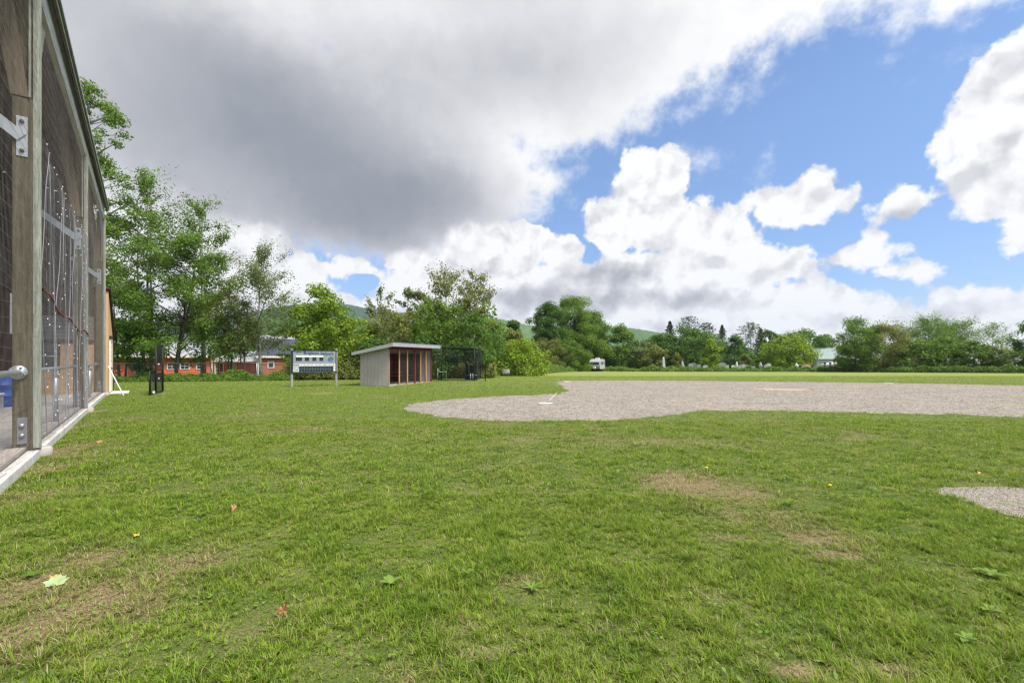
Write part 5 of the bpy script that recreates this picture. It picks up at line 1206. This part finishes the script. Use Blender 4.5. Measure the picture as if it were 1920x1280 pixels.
# ------------------------------------------------------------------ small things on the lawn
def rosette(px, py, n, L, label, hue='l_weed', upr=.5):
    x, y = gp(px, py); rg = np.random.default_rng(int(px)); k = MB()
    for i in range(n):
        a_ = i*2.4+rg.random()*.5; l_ = L*(.7+.5*rg.random()); w_ = l_*(.20 if n < 8 else .11); e_ = upr*(.6+.7*rg.random()); pts = []
        for f in np.linspace(0, 1, 6):
            r = l_*f*math.cos(e_)*1.0; z = l_*math.sin(e_)*(f-.45*f*f)+.012; ww = w_*math.sin(math.pi*min(1, .12+f*.86))**.8
            for sg in (-1, 0, 1): pts.append((r*math.cos(a_)-sg*ww*math.sin(a_), r*math.sin(a_)+sg*ww*math.cos(a_), z+abs(sg)*ww*.25))
        fs = [(j*3+s_, (j+1)*3+s_, (j+1)*3+s_+1, j*3+s_+1) for j in range(5) for s_ in (0, 1)]
        k.add(pts, fs, True)
    o = k.build('weed', M[hue]); o.location = (x, y, 0.01); tag(o, label, 'weed', 'broad-leaved weeds in the lawn')
rosette(735, 1100, 7, .085, 'pale dock weed with four broad leaves at lower centre', upr=.6)
rosette(875, 1080, 5, .055, 'small yellow-green weed above and right of the dock weed', upr=.7)
rosette(882, 1020, 4, .055, 'tiny bright weed farthest out on the centre lawn', upr=.8)
rosette(998, 1108, 9, .085, 'large dandelion weed with long sprawling leaves', upr=.4)
rosette(1860, 1082, 7, .09, 'pale weed rosette near the right edge', upr=.4)
rosette(1812, 1205, 6, .075, 'broad weed at the lower right corner', upr=.5)
rosette(1480, 950, 9, .11, 'dark weed clump on the worn straw patch', 'l_mid', .7)
rosette(1856, 1150, 6, .075, 'clover-like weed between two pale weeds at right', upr=.5)
rosette(58, 1085, 5, .07, 'dark green weed left of the fallen pale maple leaf', 'l_mid', .6)
rosette(378, 970, 6, .08, 'dull green weed left of the orange leaf', 'l_mid', .5)
def mapleleaf(px, py, size, col, label, curl=.2, rz=0., tilt=.2, name='fallen_leaf'):
    x, y = gp(px, py); rad = [1, .74, .84, .62, .92, .66, .7, .55, .5, .3, .5, .55, .7, .66, .92, .62, .84, .74]; n = len(rad); k = MB()
    vs = [(0, 0, .0)]
    for i, r in enumerate(rad):
        a_ = 2*math.pi*i/n+math.pi/2; vs.append((size*r*math.cos(a_), size*r*math.sin(a_), curl*size*r*r*(1+1.1*math.sin(i*1.1+px))))
    fs = [(0, i+1, (i+1) % n+1) for i in range(n)]
    k.add(vs, fs, False); k.add([(a, b, c-.002) for a, b, c in vs], [f[::-1] for f in fs]); k.tube([(0, -size*.15, .0), (size*.05, -size*.9, .01)], .002, 4)
    o = k.build(name, simple(name+'_skin', col, .7, .15, 20, bstr=.1)); o.location = (x, y, .032); o.rotation_euler = (tilt, 0, rz); tag(o, label, 'leaf')
mapleleaf(105, 1100, .075, (.30, .38, .18), 'pale green fallen maple leaf on the worn grass', .1, .5, .35)
mapleleaf(531, 1155, .038, (.36, .17, .08), 'curled brown fallen leaf at lower left centre', .9, .2, .7)
mapleleaf(437, 960, .042, (.42, .24, .12), 'orange-brown fallen leaf farther out on the lawn', .8, 1.2, .5)
mapleleaf(101, 1090, .03, (.45, .30, .07), 'yellow leaf scrap touching the pale green maple leaf', .4, 2, .2)
mapleleaf(256, 1010, .026, (.50, .36, .07), 'yellow fallen leaf on the left lawn', .5, 1, .3)
mapleleaf(186, 832, .05, (.50, .25, .10), 'small brown leaf near the pavilion kerb', .5, 1, .3)
mapleleaf(1835, 892, .05, (.50, .30, .13), 'brown leaf beyond the bare patch at right', .5, 1, .3)
def dandelion(px, py, label):
    x, y = gp(px, py); e = empty('dandelion', (x, y, 0), 0, label, 'flower'); k = MB(); k.tube([(0, 0, 0), (.01, 0, .09)], .003, 5); k.build('stem', M['l_mid'], e)
    k = MB(); k.tube([(.01, 0, .085), (.01, 0, .095), (.01, 0, .105)], [.008, .024, .012], 10); k.build('flower_head', simple('dandelion_yellow', (.75, .50, .02), .7, .1, 20), e)
dandelion(1554, 925, 'yellow dandelion left of the bare patch'); dandelion(1323, 890, 'yellow dandelion at the top of the straw patch'); dandelion(640, 742, 'pale dandelion near the foot of the scoreboard')

# ------------------------------------------------------------------ air
HAZE = True
if HAZE:
    k = MB(); k.box2((-3000, -40, -8), (3000, 3600, 330)); m = bpy.data.materials.new('haze_air'); m.use_nodes = True; t = NT(m.node_tree)
    v_ = t.n('ShaderNodeVolumePrincipled', ins={'Color': (.72, .82, 1.0, 1), 'Density': .00011, 'Anisotropy': .2}); o = t.n('ShaderNodeOutputMaterial'); t.t.links.new(v_.outputs[0], o.inputs['Volume'])
    hz = k.build('haze', m); tag(hz, kind='stuff')

# ------------------------------------------------------------------ render settings
S.render.engine = 'CYCLES'
S.view_settings.view_transform = 'Standard'; S.view_settings.look = 'None'; S.view_settings.exposure = .85; S.view_settings.gamma = 1
c_ = S.cycles; c_.max_bounces = 5; c_.diffuse_bounces = 3; c_.glossy_bounces = 2; c_.transmission_bounces = 3; c_.transparent_max_bounces = 6; c_.volume_bounces = 0
c_.use_denoising = True; c_.denoiser = 'OPENIMAGEDENOISE'; c_.caustics_reflective = False; c_.caustics_refractive = False
c_.pixel_filter_type = 'BLACKMAN_HARRIS'; c_.filter_width = 1.3
